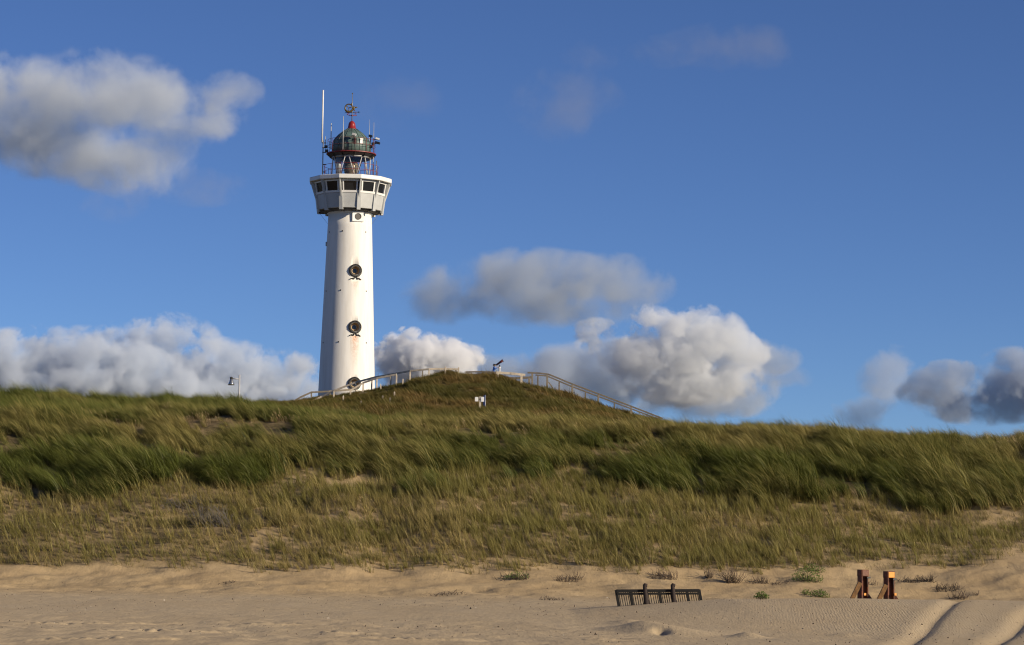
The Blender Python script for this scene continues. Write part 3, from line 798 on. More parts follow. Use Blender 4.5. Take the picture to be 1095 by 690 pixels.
# ------------------------------------------------------------------ clouds: bodies of droplets a few kilometres off
def cloud(label, D, blobs, dens=0.03, feat=0.16, amp=1.5, edge=0.3, group='clouds over the dunes', seed=0, aniso=-0.1, depthk=0.8, shrink=0.12, col=(0.955, 0.96, 0.97)):
    """blobs: (pixel x, pixel y, half width px, half height px, depth offset as a share of the first half width)"""
    k = D / F
    c0 = pix(blobs[0][0], blobs[0][1], D)
    cs = []
    for (x, y, rx, ry, dz) in blobs:
        p = pix(x, y, D + dz * blobs[0][2] * k) - c0
        rr = max(rx, ry)
        cs.append((p, Vector((rx * k, (0.5 * rx + 0.5 * min(rx, 1.6 * ry)) * k * depthk, ry * k))))
    bm = bmesh.new()
    for p, r in cs:
        q = bmesh.ops.create_icosphere(bm, subdivisions=3, radius=1.0)['verts']
        for v in q:
            v.co = Vector((v.co.x * r.x, v.co.y * r.y, v.co.z * r.z)) * 1.12 + p
    me = bpy.data.meshes.new('cloud'); bm.to_mesh(me); bm.free()
    o = bpy.data.objects.new('cloud', me); COL.objects.link(o); o.location = c0
    rm = o.modifiers.new('remesh', 'REMESH'); rm.mode = 'VOXEL'; rm.voxel_size = max(r.z for _, r in cs) * 0.14
    dg = bpy.context.evaluated_depsgraph_get(); dg.update()
    me2 = bpy.data.meshes.new_from_object(o.evaluated_get(dg)); o.modifiers.clear(); o.data = me2
    bpy.data.meshes.remove(me)
    me2.name = 'cloud'
    size = max(r.x for _, r in cs)
    fs = feat * 600 * D / 5000.0        # size of the largest puffs in metres
    m, nt, out = new_mat('cloud_droplets')
    tc = N(nt, 'ShaderNodeTexCoord').outputs['Object']
    mp = N(nt, 'ShaderNodeVectorMath', operation='ADD'); L(nt, tc, mp.inputs[0]); mp.inputs[1].default_value = (seed * 913.0, seed * 377.0, 0)
    nz = N(nt, 'ShaderNodeTexNoise'); nz.inputs['Scale'].default_value = 1 / fs; nz.inputs['Detail'].default_value = 7; nz.inputs['Roughness'].default_value = 0.62
    nz.inputs['Distortion'].default_value = 0.25
    L(nt, mp.outputs[0], nz.inputs['Vector'])
    f = None
    for p, r in cs:
        s = N(nt, 'ShaderNodeVectorMath', operation='SUBTRACT'); L(nt, tc, s.inputs[0]); s.inputs[1].default_value = p
        q = N(nt, 'ShaderNodeVectorMath', operation='DIVIDE'); L(nt, s.outputs[0], q.inputs[0]); q.inputs[1].default_value = r
        ln = N(nt, 'ShaderNodeVectorMath', operation='LENGTH'); L(nt, q.outputs[0], ln.inputs[0])
        g = mathn(nt, 'SUBTRACT', 1.0, ln.outputs['Value'])
        f = g if f is None else mathn(nt, 'SMOOTH_MAX', f, g, 0.12)
    d = mathn(nt, 'MULTIPLY_ADD', mathn(nt, 'SUBTRACT', nz.outputs['Fac'], 0.5), amp * 2, mathn(nt, 'SUBTRACT', f, shrink))
    inside = mathn(nt, 'MULTIPLY', f, 8.0, clamp=True)
    d = mathn(nt, 'MULTIPLY', mathn(nt, 'DIVIDE', d, edge, clamp=True), inside)
    d = mathn(nt, 'MULTIPLY', d, dens)
    v = N(nt, 'ShaderNodeVolumePrincipled')
    v.inputs['Color'].default_value = (*col, 1)  # distance haze and the grey of shaded cloud are put into this colour
    v.inputs['Anisotropy'].default_value = aniso
    L(nt, d, v.inputs['Density'])
    L(nt, v.outputs[0], out.inputs['Volume'])
    me2.materials.clear(); me2.materials.append(m)
    WL[o.name] = c0
    return tag(o, label, 'cloud', group)

cloud('large grey-white cloud at the upper left, cut by the picture edge', 4200,
      [(110, 108, 135, 56, 0), (-10, 112, 130, 64, 0.3), (190, 118, 80, 50, -0.1), (120, 165, 110, 44, 0), (245, 98, 44, 26, 0), (30, 145, 130, 50, 0.2), (95, 76, 64, 32, 0), (150, 190, 60, 30, 0)],
      dens=0.013, edge=0.6, amp=1.9, shrink=0.13, seed=1, feat=0.17, col=(0.75, 0.80, 0.86))
cloud('long flat grey cloud floating highest in the middle, right of the tower', 4800,
      [(575, 308, 140, 44, 0), (500, 322, 92, 30, 0), (660, 302, 70, 34, 0), (565, 290, 70, 30, 0), (600, 332, 90, 24, 0)], dens=0.012, edge=0.55, amp=1.7, shrink=0.14, seed=2, col=(0.62, 0.68, 0.76))
cloud('big billowing white cumulus top above the descending stair rail', 6200,
      [(715, 376, 84, 40, 0), (740, 358, 64, 36, -0.2), (638, 360, 34, 22, -0.1), (702, 346, 42, 26, -0.1), (785, 374, 46, 24, 0), (740, 404, 84, 36, 0.1)],
      dens=0.021, seed=3, edge=0.2, feat=0.12, amp=2.2, shrink=0.17, col=(0.90, 0.925, 0.955))
cloud('dim blue-grey lower body of the big cumulus over the stair rail', 6700,
      [(680, 402, 120, 46, 0), (615, 405, 90, 42, 0), (745, 420, 110, 32, 0), (805, 384, 56, 24, 0)], dens=0.016, seed=15, edge=0.5, feat=0.14, amp=1.8, col=(0.62, 0.70, 0.82))
cloud('small bright white cumulus puff right beside the tower', 6800,
      [(455, 388, 70, 36, 0), (435, 374, 44, 26, 0), (487, 384, 42, 24, 0)], dens=0.04, seed=4, edge=0.15, feat=0.1, amp=1.9, shrink=0.18, col=(0.955, 0.965, 0.98))
cloud('dim grey cloud low behind the person and the telescope', 7400, [(560, 408, 84, 32, 0), (600, 402, 54, 32, 0), (530, 398, 44, 22, 0)], dens=0.010, seed=14, edge=0.5, col=(0.55, 0.61, 0.70))
cloud('wide low grey cloud bank behind the dune left of the tower', 6500,
      [(120, 390, 160, 44, 0), (10, 392, 110, 44, 0), (170, 362, 70, 32, 0), (60, 376, 70, 32, 0), (230, 400, 100, 42, 0.2), (290, 405, 76, 36, 0.2), (150, 418, 230, 34, 0)], dens=0.02, seed=5, edge=0.3, amp=2.7, shrink=0.27, feat=0.13, col=(0.76, 0.82, 0.905))
cloud('narrow upright cloud tower low on the right', 6800,
      [(952, 418, 44, 44, 0), (957, 388, 24, 24, 0), (935, 440, 56, 26, 0)], dens=0.008, seed=6, edge=0.4, amp=2.1, shrink=0.18, col=(0.70, 0.76, 0.85))
cloud('dark-based cloud low at the right edge of the picture', 6600,
      [(1050, 425, 100, 32, 0), (1090, 408, 66, 40, 0), (1020, 408, 54, 26, 0), (1135, 415, 74, 42, 0)], dens=0.018, seed=7, edge=0.3, amp=2.4, shrink=0.22, col=(0.57, 0.65, 0.78))
cloud('tiny grey cloud scrap right of the big cumulus', 6200, [(830, 405, 44, 17, 0), (845, 402, 24, 14, 0)], dens=0.007, seed=8, edge=0.5, col=(0.6, 0.65, 0.74))
cloud('faint brownish wisp high in the middle of the sky', 4000, [(605, 112, 70, 46, 0), (632, 60, 36, 20, 0), (620, 128, 54, 30, 0)], dens=0.0024, seed=9, edge=0.9, amp=2.4, col=(0.56, 0.56, 0.58))
cloud('faint thin wisp at the top right of the middle', 4000, [(785, 50, 90, 28, 0), (715, 55, 50, 20, 0)], dens=0.0024, seed=10, edge=0.9, amp=2.4, col=(0.56, 0.56, 0.58))
cloud('very faint wisp close right of the tower top', 4000, [(425, 108, 54, 38, 0)], dens=0.0014, seed=11, edge=0.9, amp=2.4, col=(0.56, 0.56, 0.58))
cloud('loose grey shred under the large upper left cloud', 4100, [(120, 208, 46, 34, 0), (210, 200, 64, 24, 0)], dens=0.003, seed=12, edge=0.9, amp=2.4, col=(0.6, 0.58, 0.6))
# ------------------------------------------------------------------ grass: tufts of bent blades, scattered over the dune
def grass_material(name, root, mid, tip, dry):
    m, nt, out = new_mat(name)
    t = N(nt, 'ShaderNodeAttribute'); t.attribute_name = 't'
    b = N(nt, 'ShaderNodeAttribute'); b.attribute_name = 'b'
    tint = N(nt, 'ShaderNodeAttribute'); tint.attribute_name = 'tint'; tint.attribute_type = 'INSTANCER'
    c = ramp(nt, t.outputs['Fac'], [(0.0, root), (0.28, mid), (1.0, tip)])
    fac = mathn(nt, 'MULTIPLY_ADD', mathn(nt, 'POWER', b.outputs['Fac'], 2.0), 0.6, mathn(nt, 'MULTIPLY_ADD', tint.outputs['Fac'], 1.0, -0.5), clamp=True)
    c = mixc(nt, fac, c, dry)
    k = mathn(nt, 'MULTIPLY_ADD', b.outputs['Fac'], 1.0, 0.52)
    g = N(nt, 'ShaderNodeCombineColor')
    for i in range(3): L(nt, k, g.inputs[i])
    c = mixc(nt, 1.0, c, g.outputs[0], 'MULTIPLY')
    df = N(nt, 'ShaderNodeBsdfDiffuse'); L(nt, c, df.inputs['Color'])
    tr = N(nt, 'ShaderNodeBsdfTranslucent'); L(nt, c, tr.inputs['Color'])
    gl = N(nt, 'ShaderNodeBsdfGlossy'); gl.inputs['Roughness'].default_value = 0.45; gl.inputs['Color'].default_value = (0.8, 0.8, 0.7, 1)
    m1 = N(nt, 'ShaderNodeMixShader'); m1.inputs[0].default_value = 0.3; L(nt, df.outputs[0], m1.inputs[1]); L(nt, tr.outputs[0], m1.inputs[2])
    m2 = N(nt, 'ShaderNodeMixShader'); m2.inputs[0].default_value = 0.015; L(nt, m1.outputs[0], m2.inputs[1]); L(nt, gl.outputs[0], m2.inputs[2])
    L(nt, m2.outputs[0], out.inputs['Surface'])
    return m

GREEN = grass_material('marram_leaf', (0.19, 0.135, 0.050), (0.063, 0.082, 0.016), (0.142, 0.152, 0.031), (0.29, 0.23, 0.08))
OLIVE = grass_material('young_marram_leaf', (0.25, 0.175, 0.072), (0.150, 0.138, 0.034), (0.225, 0.195, 0.055), (0.34, 0.255, 0.105))
BROWN = grass_material('mound_grass_leaf', (0.085, 0.055, 0.022), (0.052, 0.052, 0.011), (0.110, 0.094, 0.023), (0.18, 0.112, 0.038))
STRAW = grass_material('dry_grass_leaf', (0.17, 0.12, 0.06), (0.22, 0.16, 0.075), (0.34, 0.25, 0.13), (0.36, 0.25, 0.13))

def tuft(rng, n, spread_r, length, lean, droop, width, segs=4, jitter=0.5, plume=0.0):
    """blades rising from the ground and bending over to -x with the wind; returns verts, faces, t, b"""
    V = []; Fc = []; T = []; B = []
    for _ in range(n):
        r = spread_r * math.sqrt(rng.random()); a = rng.random() * 2 * math.pi
        p = np.array([r * math.cos(a), r * math.sin(a), -0.03])
        ln = length * (0.55 + 0.6 * rng.random())
        h = math.pi + (rng.random() - 0.5) * 2 * jitter        # heading of the lean
        el = math.radians(88 - lean * (0.3 + rng.random()))   # start elevation
        de = math.radians(droop) * (0.4 + rng.random()) / segs
        wdt = width * (0.7 + 0.6 * rng.random()); b = rng.random()
        sa = rng.random() * math.pi                             # blade face orientation
        side = np.array([math.cos(sa), math.sin(sa), 0.15])
        i0 = len(V); pt = p.copy()
        for k in range(segs + 1):
            t = k / segs
            w = wdt * (1 - t ** 1.6) * 0.5 + 0.0008
            V.append(pt - side * w); V.append(pt + side * w); T += [t, t]; B += [b, b]
            d = np.array([math.cos(h) * math.cos(el), math.sin(h) * math.cos(el), math.sin(el)])
            pt = pt + d * ln / segs; el -= de * (0.4 + 1.2 * t)
        for k in range(segs):
            q = i0 + 2 * k; Fc.append((q, q + 1, q + 3, q + 2))
        if rng.random() < plume:                                # a flowering stalk with a pale spike
            z0 = len(V); hh = ln * 1.05; lx = -hh * 0.25
            for k, (t, w) in enumerate(((0, .003), (0.78, .003), (0.84, .014), (0.95, .012), (1.0, .002))):
                c = p + np.array([lx * t * t, 0, hh * t])
                V.append(c - np.array([w, 0, 0])); V.append(c + np.array([w, w * .6, 0])); T += [1.0, 1.0]; B += [1.0, 1.0]
            for k in range(4):
                q = z0 + 2 * k; Fc.append((q, q + 1, q + 3, q + 2))
    return np.array(V), Fc, T, B

def scatter_group():
    g = bpy.data.node_groups.new('scatter_tufts', 'GeometryNodeTree')
    g.interface.new_socket('Geometry', in_out='INPUT', socket_type='NodeSocketGeometry')
    g.interface.new_socket('Geometry', in_out='OUTPUT', socket_type='NodeSocketGeometry')
    n = g.nodes; l = g.links
    gi = n.new('NodeGroupInput'); go = n.new('NodeGroupOutput')
    def named(nm, ty):
        a = n.new('GeometryNodeInputNamedAttribute'); a.data_type = ty; a.inputs['Name'].default_value = nm; return a.outputs['Attribute']
    cmp_ = n.new('FunctionNodeCompare'); cmp_.data_type = 'INT'; cmp_.operation = 'GREATER_EQUAL'
    ia = [s for s in cmp_.inputs if s.type == 'INT']
    l.new(named('pid', 'INT'), ia[0]); ia[1].default_value = 0
    sep = n.new('GeometryNodeSeparateGeometry'); sep.domain = 'POINT'
    l.new(gi.outputs[0], sep.inputs['Geometry']); l.new(cmp_.outputs[0], sep.inputs['Selection'])
    sp = n.new('GeometryNodeSplitToInstances'); sp.domain = 'FACE'
    l.new(sep.outputs['Selection'], sp.inputs['Geometry']); l.new(named('pid', 'INT'), sp.inputs['Group ID'])
    ip = n.new('GeometryNodeInstanceOnPoints')
    l.new(sep.outputs['Inverted'], ip.inputs['Points']); l.new(sp.outputs['Instances'], ip.inputs['Instance'])
    ip.inputs['Pick Instance'].default_value = True
    l.new(named('idx', 'INT'), ip.inputs['Instance Index'])
    l.new(named('rot', 'FLOAT_VECTOR'), ip.inputs['Rotation']); l.new(named('scl', 'FLOAT_VECTOR'), ip.inputs['Scale'])
    l.new(ip.outputs[0], go.inputs[0])
    return g
SCATTER = scatter_group()

def scatter(name, label, cat, mat, protos, P, idx, rot, scl, tint):
    V = []; Fc = []; pid = []; T = []; B = []; off = 0
    for k, (v, f, t, b) in enumerate(protos):
        V.append(v); Fc += [tuple(i + off for i in q) for q in f]; pid += [k] * len(v); T += t; B += b; off += len(v)
    n = len(P); V = np.concatenate(V + [P]); pad = np.zeros(n)
    me = bpy.data.meshes.new(name); me.from_pydata(V.tolist(), [], Fc)
    def attr(nm, ty, val, key='value'):
        a = me.attributes.new(nm, ty, 'POINT'); a.data.foreach_set(key, np.ascontiguousarray(val).ravel())
    attr('pid', 'INT', np.concatenate([pid, pad - 1]).astype(np.int32))
    attr('t', 'FLOAT', np.concatenate([T, pad]).astype(np.float32)); attr('b', 'FLOAT', np.concatenate([B, pad]).astype(np.float32))
    z = np.zeros(off)
    attr('idx', 'INT', np.concatenate([z, idx]).astype(np.int32))
    attr('tint', 'FLOAT', np.concatenate([z, tint]).astype(np.float32))
    attr('rot', 'FLOAT_VECTOR', np.concatenate([np.zeros((off, 3)), rot]).astype(np.float32), 'vector')
    attr('scl', 'FLOAT_VECTOR', np.concatenate([np.zeros((off, 3)), scl]).astype(np.float32), 'vector')
    me.materials.append(mat)
    o = bpy.data.objects.new(name, me); COL.objects.link(o)
    md = o.modifiers.new('scatter', 'NODES'); md.node_group = SCATTER
    return tag(o, label, cat, kind='stuff')

def pts(n, x0, x1, y0, y1):
    x = RNG.uniform(x0, x1, n); y = RNG.uniform(y0, y1, n)
    return np.stack([x, y, H(x, y)], 1)
def orient(P, spin=0.45, tilt=0.08):
    n = len(P); w = (fbm(P[:, 0] / 6, P[:, 1] / 6, 91, 2) - 0.5) * 1.1
    return np.stack([RNG.normal(0, tilt, n), RNG.normal(0, tilt, n), w + RNG.normal(0, spin, n)], 1)
def sizes(n, lo, hi, base=1.0, zk=0.25):
    s = base * RNG.uniform(lo, hi, n); z = s * RNG.uniform(1 - zk, 1 + zk, n)
    return np.stack([s, s, z], 1)

prng = random.Random(5)
DENSE = [tuft(prng, 78, 0.30, 1.30, 26, 120, 0.019, 6, 0.65) for _ in range(6)]
OPEN = [tuft(prng, 18, 0.10, 0.72, 22, 45, 0.013, 4, 0.9) for _ in range(8)]
FINE = [tuft(prng, 14, 0.22, 0.34, 30, 50, 0.009, 3, 1.2) for _ in range(5)]
SHORT = [tuft(prng, 52, 0.36, 0.55, 36, 75, 0.019, 4, 0.7) for _ in range(5)]
SEED = [tuft(prng, 34, 0.40, 0.75, 30, 70, 0.011, 4, 0.7, 0.22) for _ in range(4)]

# tall dense marram on the upper face and crest
P = pts(30000, -32, 32, 101, 124)
px, py, dn, op, lw = zones(P)
cl = fbm(P[:, 0] / 1.7, P[:, 1] / 1.3, 81, 2)
keep = RNG.random(len(P)) < dn * np.clip((cl - 0.30) * 4.0, 0.06, 1) * np.where(P[:, 1] > 119, 0.55, 1)
P = P[keep]; cl = cl[keep]
sc = sizes(len(P), 0.65, 1.1) * ((0.40 + 1.05 * cl) * np.interp(P[:, 1], [110, 115, 124], [1, 0.72, 0.55]))[:, None]
tint = np.clip(0.28 + (fbm(P[:, 0] / 5, P[:, 1] / 3, 83, 3) - 0.5) * 1.3 + np.clip((P[:, 1] - 110) / 7, 0, 0.5) * np.interp(px[keep], [0, 600, 900], [0.6, 0.8, 1.2]), 0, 1)
scatter('marram_grass', 'tall dense green marram grass bent by the wind on the upper dune face', 'grass', GREEN, DENSE, P, RNG.integers(0, 6, len(P)), orient(P), sc, tint)

# open, shorter grass on the lower face; planted in rows on the left
P = pts(60000, -32, 32, 96.5, 113)
px, py, dn, op, lw = zones(P)
keep = (RNG.random(len(P)) < op * np.where(px > 880, 0.5, 0.85) * 0.62) & (px >= 262 + RNG.normal(0, 12, len(P)))
P = P[keep]; px = px[keep]
gx_, gy_ = np.meshgrid(np.arange(-34, -9, 0.34), np.arange(96.8, 108, 0.46))          # planted rows on the left
gx_ = gx_ + 0.18 * (gy_ - 97) + RNG.normal(0, 0.07, gx_.shape); gy_ = gy_ + RNG.normal(0, 0.08, gy_.shape)
Pr = np.stack([gx_.ravel(), gy_.ravel(), H(gx_.ravel(), gy_.ravel())], 1)
pxr, pyr, dnr, opr, lwr = zones(Pr)
kr = (RNG.random(len(Pr)) < np.clip(lwr * 1.2, 0, 0.93) * np.clip(opr * 4.0, 0.25, 1)) & (pxr < 268 + RNG.normal(0, 12, len(Pr)))
P = np.concatenate([P, Pr[kr]]); px = np.concatenate([px, pxr[kr]])
sc = sizes(len(P), 0.5, 1.15) * (np.interp(P[:, 1], [96.5, 100, 106], [0.62, 0.8, 0.95]) * np.where(px < 265, 1.1, 1.0))[:, None]; tint = np.clip(0.30 + (fbm(P[:, 0] / 3, P[:, 1] / 2, 85, 3) - 0.5) * 1.5, 0, 1)
scatter('young_marram_grass', 'thin olive grass tufts in loose rows on the lower sandy dune face', 'grass', OLIVE, OPEN, P, RNG.integers(0, 8, len(P)), orient(P, 0.6, 0.10), sc, np.clip(tint + 0.12, 0, 1))
# low wisps of grass and moss between the tufts
P = pts(34000, -32, 32, 96.2, 112)
px, py, dn, op, lw = zones(P)
keep = RNG.random(len(P)) < lw * np.clip((fbm(P[:, 0] / 1.4, P[:, 1] / 1.1, 82, 3) - 0.28) * 3.2, 0, 1) * np.where(px < 265, 0.4, 0.7)
P = P[keep]
scatter('low_grass', 'low wispy grass between the tufts of the lower dune face', 'grass', OLIVE, FINE, P, RNG.integers(0, 5, len(P)), orient(P, 0.9, 0.15), sizes(len(P), 0.6, 1.2), RNG.uniform(0.1, 0.75, len(P)))

# the hollow and the back ridge
P = pts(30000, -45, 45, 122, 168)
px, py = proj(P)
keep = (RNG.random(len(P)) < np.clip((fbm(P[:, 0] / 2.2, P[:, 1] / 2.0, 87, 2) - 0.15) * 2.4, 0.25, 1)) & (P[:, 1] > 120) & ((P[:, 1] < 146) | (px < 330) | (P[:, 1] > 150))
P = P[keep]; px = px[keep]
sc = sizes(len(P), 0.55, 1.05) * (0.6 + 0.9 * fbm(P[:, 0] / 2.0, P[:, 1] / 2.0, 88, 2))[:, None] * np.interp(px, [0, 230, 300, 400, 700, 720], [0.76, 0.72, 0.45, 0.38, 0.38, 0.7])[:, None]
tint = np.clip(0.30 + (fbm(P[:, 0] / 6, P[:, 1] / 4, 89, 3) - 0.5) * 1.2, 0, 1)
scatter('back_ridge_grass', 'dark green grass on the second dune ridge behind the crest', 'grass', GREEN, DENSE, P, RNG.integers(0, 6, len(P)), orient(P), sc, tint)

# pale dry grass with seed heads along the crest path and on the flat before the mound
Pa = pts(1300, -32, 32, 115.5, 124)
Pb = pts(2600, -40, 30, 165, 204)
P = np.concatenate([Pa, Pb]); px, py = proj(P)
keep = RNG.random(len(P)) < np.clip((fbm(P[:, 0] / 3.0, P[:, 1] / 2.5, 93, 2) - 0.3) * 3, 0.1, 1)
P = P[keep]
sc = sizes(len(P), 0.6, 1.0) * np.where(P[:, 1] > 150, 0.5, 0.62)[:, None]
scatter('dry_seed_grass', 'pale straw-coloured grass with seed heads along the crest', 'grass', STRAW, SEED, P, RNG.integers(0, 4, len(P)), orient(P), sc, RNG.uniform(0.1, 0.6, len(P)))

# short brown-green turf on the mound and round the tower
P = np.concatenate([pts(11000, -40, 26, 164, 196), pts(40000, -34, 20, 196, 236), pts(6000, -40, 26, 236, 262)])
px, py = proj(P)
keep = ((P[:, 0] + 16.8) ** 2 + (P[:, 1] - 257) ** 2 > 11) & (RNG.random(len(P)) < np.clip((fbm(P[:, 0] / 2.6, P[:, 1] / 2.4, 95, 3) - 0.2) * 3, 0.4, 1)) & ((P[:, 1] < 240) | (RNG.random(len(P)) < 0.4))
P = P[keep]
sc = sizes(len(P), 0.65, 1.1) * (0.4 + 1.5 * fbm(P[:, 0] / 1.8, P[:, 1] / 1.8, 96, 2) ** 1.3)[:, None] * np.where((P[:, 1] > 217) & (px[keep] < 440), 0.5, 1.0)[:, None]
tint = np.clip(0.35 + (fbm(P[:, 0] / 2.5, P[:, 1] / 2.5, 97, 3) - 0.5) * 2.4, 0, 1)
scatter('mound_grass', 'short brownish green grass covering the lookout mound', 'grass', BROWN, SHORT, P, RNG.integers(0, 5, len(P)), orient(P), sc, tint)
# ------------------------------------------------------------------ wooden rails and posts on the mound
def post_at(px, ytop, Y, root, w=0.13, mat=None, lean=0.0, bot=None, sink=0.25):
    a = pix(px, ytop, Y)
    zb = min(gz(a.x, Y), pix(px, bot, Y).z if bot else 1e9) - sink
    MB().bar(Vector((a.x + lean, Y, zb)), a, w, w, (0, 1, 0)).build('post', mat or WOOD, root, bevel=0.012)
def handrail(label, line, posts, w=0.10, h=0.16, mat=None, group=None, pw=0.13, name='wooden_handrail', cat='handrail', pmat=None):
    """line: (pixel x, pixel y, depth) along the rail; posts: (pixel x, depth) or (x, depth, top y)"""
    P_ = [pix(*q) for q in line]
    root = tag(empty(name, (P_[0].x, P_[0].y, gz(P_[0].x, P_[0].y))), label, cat, group)
    for a, b in zip(P_[:-1], P_[1:]):
        d = (b - a).normalized() * 0.03
        MB().bar(a - d, b + d, w, h).build('rail', mat or WOOD, root, bevel=0.012)
    xs = [q[0] for q in line]
    for q in posts:
        px, Y = q[0], q[1]
        yt = q[2] if len(q) > 2 else float(np.interp(px, xs, [k[1] for k in line])) + 0.9
        post_at(px, yt, Y, root, pw, pmat or mat)
    return root
G = 'wooden rails on the lookout mound'
handrail('weathered rail at the far left, level where it meets the white tower', [(312, 430.5, 237), (322, 424.5, 237), (333, 419.6, 237), (352, 418.7, 237), (378, 416.5, 238)], [(333, 237), (353, 237)], mat=WOODD, group=G)
handrail('long bleached rail climbing the mound in front of the tower', [(331, 431, 229), (344, 424.3, 229), (357, 417.9, 228.5), (380.5, 409.0, 228), (400.5, 403.6, 227), (418.5, 400.4, 226), (438.6, 396.8, 225), (458.7, 394.8, 224.5), (476, 394.6, 224.5), (490.5, 395.0, 224.5)],
         [(357, 228.5), (380.4, 228), (397.6, 227), (418, 226), (438.6, 225), (458.7, 224.5), (476.3, 224.5, 392.2), (490.4, 224.5, 393)], group=G)
handrail('second bleached rail just below the long climbing one', [(374, 418.3, 225), (388.4, 409.5, 225), (402.8, 404.6, 224.5), (424, 400.6, 224)], [(374.8, 225), (388.4, 225), (403, 224.5), (424, 224)], group=G)
handrail('low broken rail with a short level top under the stair', [(384.5, 420.6, 222), (392, 420.0, 222)], [(384.7, 222)], w=0.06, h=0.07, mat=WOODD, group=G, pw=0.11)
def base_at(px, py, y0=44, y1=150):
    """where the view ray of a pixel meets the ground"""
    d = CM @ Vector(((px - IW / 2) / F, (IH / 2 - py) / F, -1.0)); d = d / d.y
    Ys = np.arange(y0, y1, 0.15)
    zr_ = CAM.z + d.z * Ys; hz_ = H(d.x * Ys, Ys)
    i = int(np.argmax(zr_ < hz_)) if (zr_ < hz_).any() else len(Ys) - 1
    return Vector((d.x * Ys[i], Ys[i], float(hz_[i])))
k = 0
for (px, yt, Y, yb, lab) in ((367.2, 424.5, 224, 431, 'short bleached stake left of the low broken rail'), (386.2, 430, 220, 436, 'leaning stake below the low broken rail'), (407, 412, 223, 417.5, 'stub stake under the second rail, nearest the tower side'),
                             (409.4, 424.3, 219, 432, 'lone stake low on the left flank of the mound'), (421.9, 420.3, 219, 428, 'taller stake right of the lone low one'), (417.2, 426.5, 218, 434, 'lowest stake between the two taller ones'),
                             (431, 406.5, 223, 412, 'small stake between two posts of the climbing rail'), (404.5, 434.5, 214, 439, 'tiny white stake tip in the grass at the mound foot'), (428.6, 437, 212, 441, 'white stake tip farthest right at the mound foot'),
                             (452, 396, 227, 402, 'grey stake beside the top of the climbing rail')):
    bs_ = base_at(px, yb, 190, 250); Y = bs_.y; a = pix(px, yt - 1.5, Y); zb = bs_.z
    o = MB(); o.bar(Vector((a.x + 0.04 * (k % 3 - 1), Y, zb - 0.3)), a - Vector((0, 0, 0.07)), 0.12, 0.12, (0, 1, 0))
    o.tube([a - Vector((0, 0, 0.075)), a], [0.075, 0.03], 4, sm=False)
    tag(o.build('wooden_stake', WOOD if k % 2 == 0 else WOODD, bevel=0.008), lab, 'stake', 'old stakes in the mound grass'); k += 1

handrail('dark flat rail along the top of the mound, left of the person', [(498, 397.9, 224.2), (515, 397.6, 224.2), (530.5, 398.2, 224.2)], [(500.5, 224.2), (516, 224.2)], w=0.12, h=0.12, mat=WOODK, group=G)
handrail('thick pale beam rail in front of the telescope', [(530.5, 398.6, 223.5), (546, 399.5, 223.5), (561.3, 401.2, 223.5)], [(532.2, 223.5), (557.6, 223.5)], w=0.16, h=0.22, group=G, pw=0.2)
handrail('dark low beam behind the pale beam rail', [(537, 404.4, 230), (552, 404.6, 230), (569, 403.6, 230)], [(551, 230), (566, 230)], w=0.16, h=0.2, mat=WOODK, group=G, pw=0.2, pmat=WOODD)
handrail('long near stair rail descending right from the mound top', [(564.4, 398.6, 227), (577, 399.2, 227), (586.6, 400.4, 227), (598, 405.0, 227), (611.8, 410.8, 227), (640.2, 421.4, 227), (674.9, 434.6, 227), (708.5, 447.6, 227)],
         [(569.2, 227), (585.2, 227), (612, 227), (639.8, 227), (675, 227)], h=0.14, mat=WOODK, group=G, pw=0.17, pmat=WOODD)
handrail('long far stair rail descending just under the near one', [(573, 401.2, 229), (584.5, 402.0, 229), (598, 407.8, 229), (611.8, 413.6, 229), (640.2, 424.2, 229), (674.9, 437.2, 229), (706, 449, 229)],
         [(575.2, 229), (598, 229), (626, 229), (657, 229)], h=0.12, mat=WOODK, group=G, pw=0.13, pmat=WOODK)
b0 = pix(586.5, 408.5, 226.7); b1 = pix(592.5, 415.5, 226.7)
tag(MB().bar(b0, b1 + Vector((0.1, 0, -0.3)), 0.08, 0.10).build('wooden_brace', WOODD, bevel=0.01), 'slanting wooden brace below the bend of the near stair rail', 'brace')

# ------------------------------------------------------------------ person at the lookout telescope
PY = 229.0
pf = pix(527.6, 408, PY); PX = pf.x; PZ = gz(PX, PY)
hz = pix(527.6, 389.8, PY).z - PZ                                    # head top above the ground
S = hz / 1.62; FAT = 1.3
def skin_body(name, joints, edges, mat, parent, sub=1):
    me = bpy.data.meshes.new(name)
    me.from_pydata([tuple(Vector(j[:3]) * S) for j in joints], edges, [])
    o = bpy.data.objects.new(name, me); COL.objects.link(o); o.parent = parent
    o.modifiers.new('skin', 'SKIN')
    sv = me.skin_vertices[0].data
    for k, j in enumerate(joints):
        r = j[3] if not isinstance(j[3], tuple) else j[3]; r = (r, r) if not isinstance(r, tuple) else r
        sv[k].radius = (r[0] * S * FAT, r[1] * S * FAT)
    sv[0].use_root = True
    o.modifiers.new('sub', 'SUBSURF').levels = sub; o.modifiers['sub'].render_levels = 2
    dg = bpy.context.evaluated_depsgraph_get(); dg.update()
    m2 = bpy.data.meshes.new_from_object(o.evaluated_get(dg)); o.modifiers.clear(); o.data = m2
    for mm in (mat if isinstance(mat, list) else [mat]): m2.materials.append(mm)
    m2.polygons.foreach_set('use_smooth', [True] * len(m2.polygons))
    WL[o.name] = wloc(parent)
    return o
SKIN = simple('skin', (0.42, 0.24, 0.17), 0.5, 0.1, 6)
JACKET = simple('blue_jacket_cloth', (0.02, 0.11, 0.42), 0.75, 0.3, 5)
TROUS = simple('dark_trouser_cloth', (0.03, 0.035, 0.05), 0.85, 0.3, 5)
HAIR = simple('dark_hair', (0.02, 0.014, 0.01), 0.6, 0.3, 20)
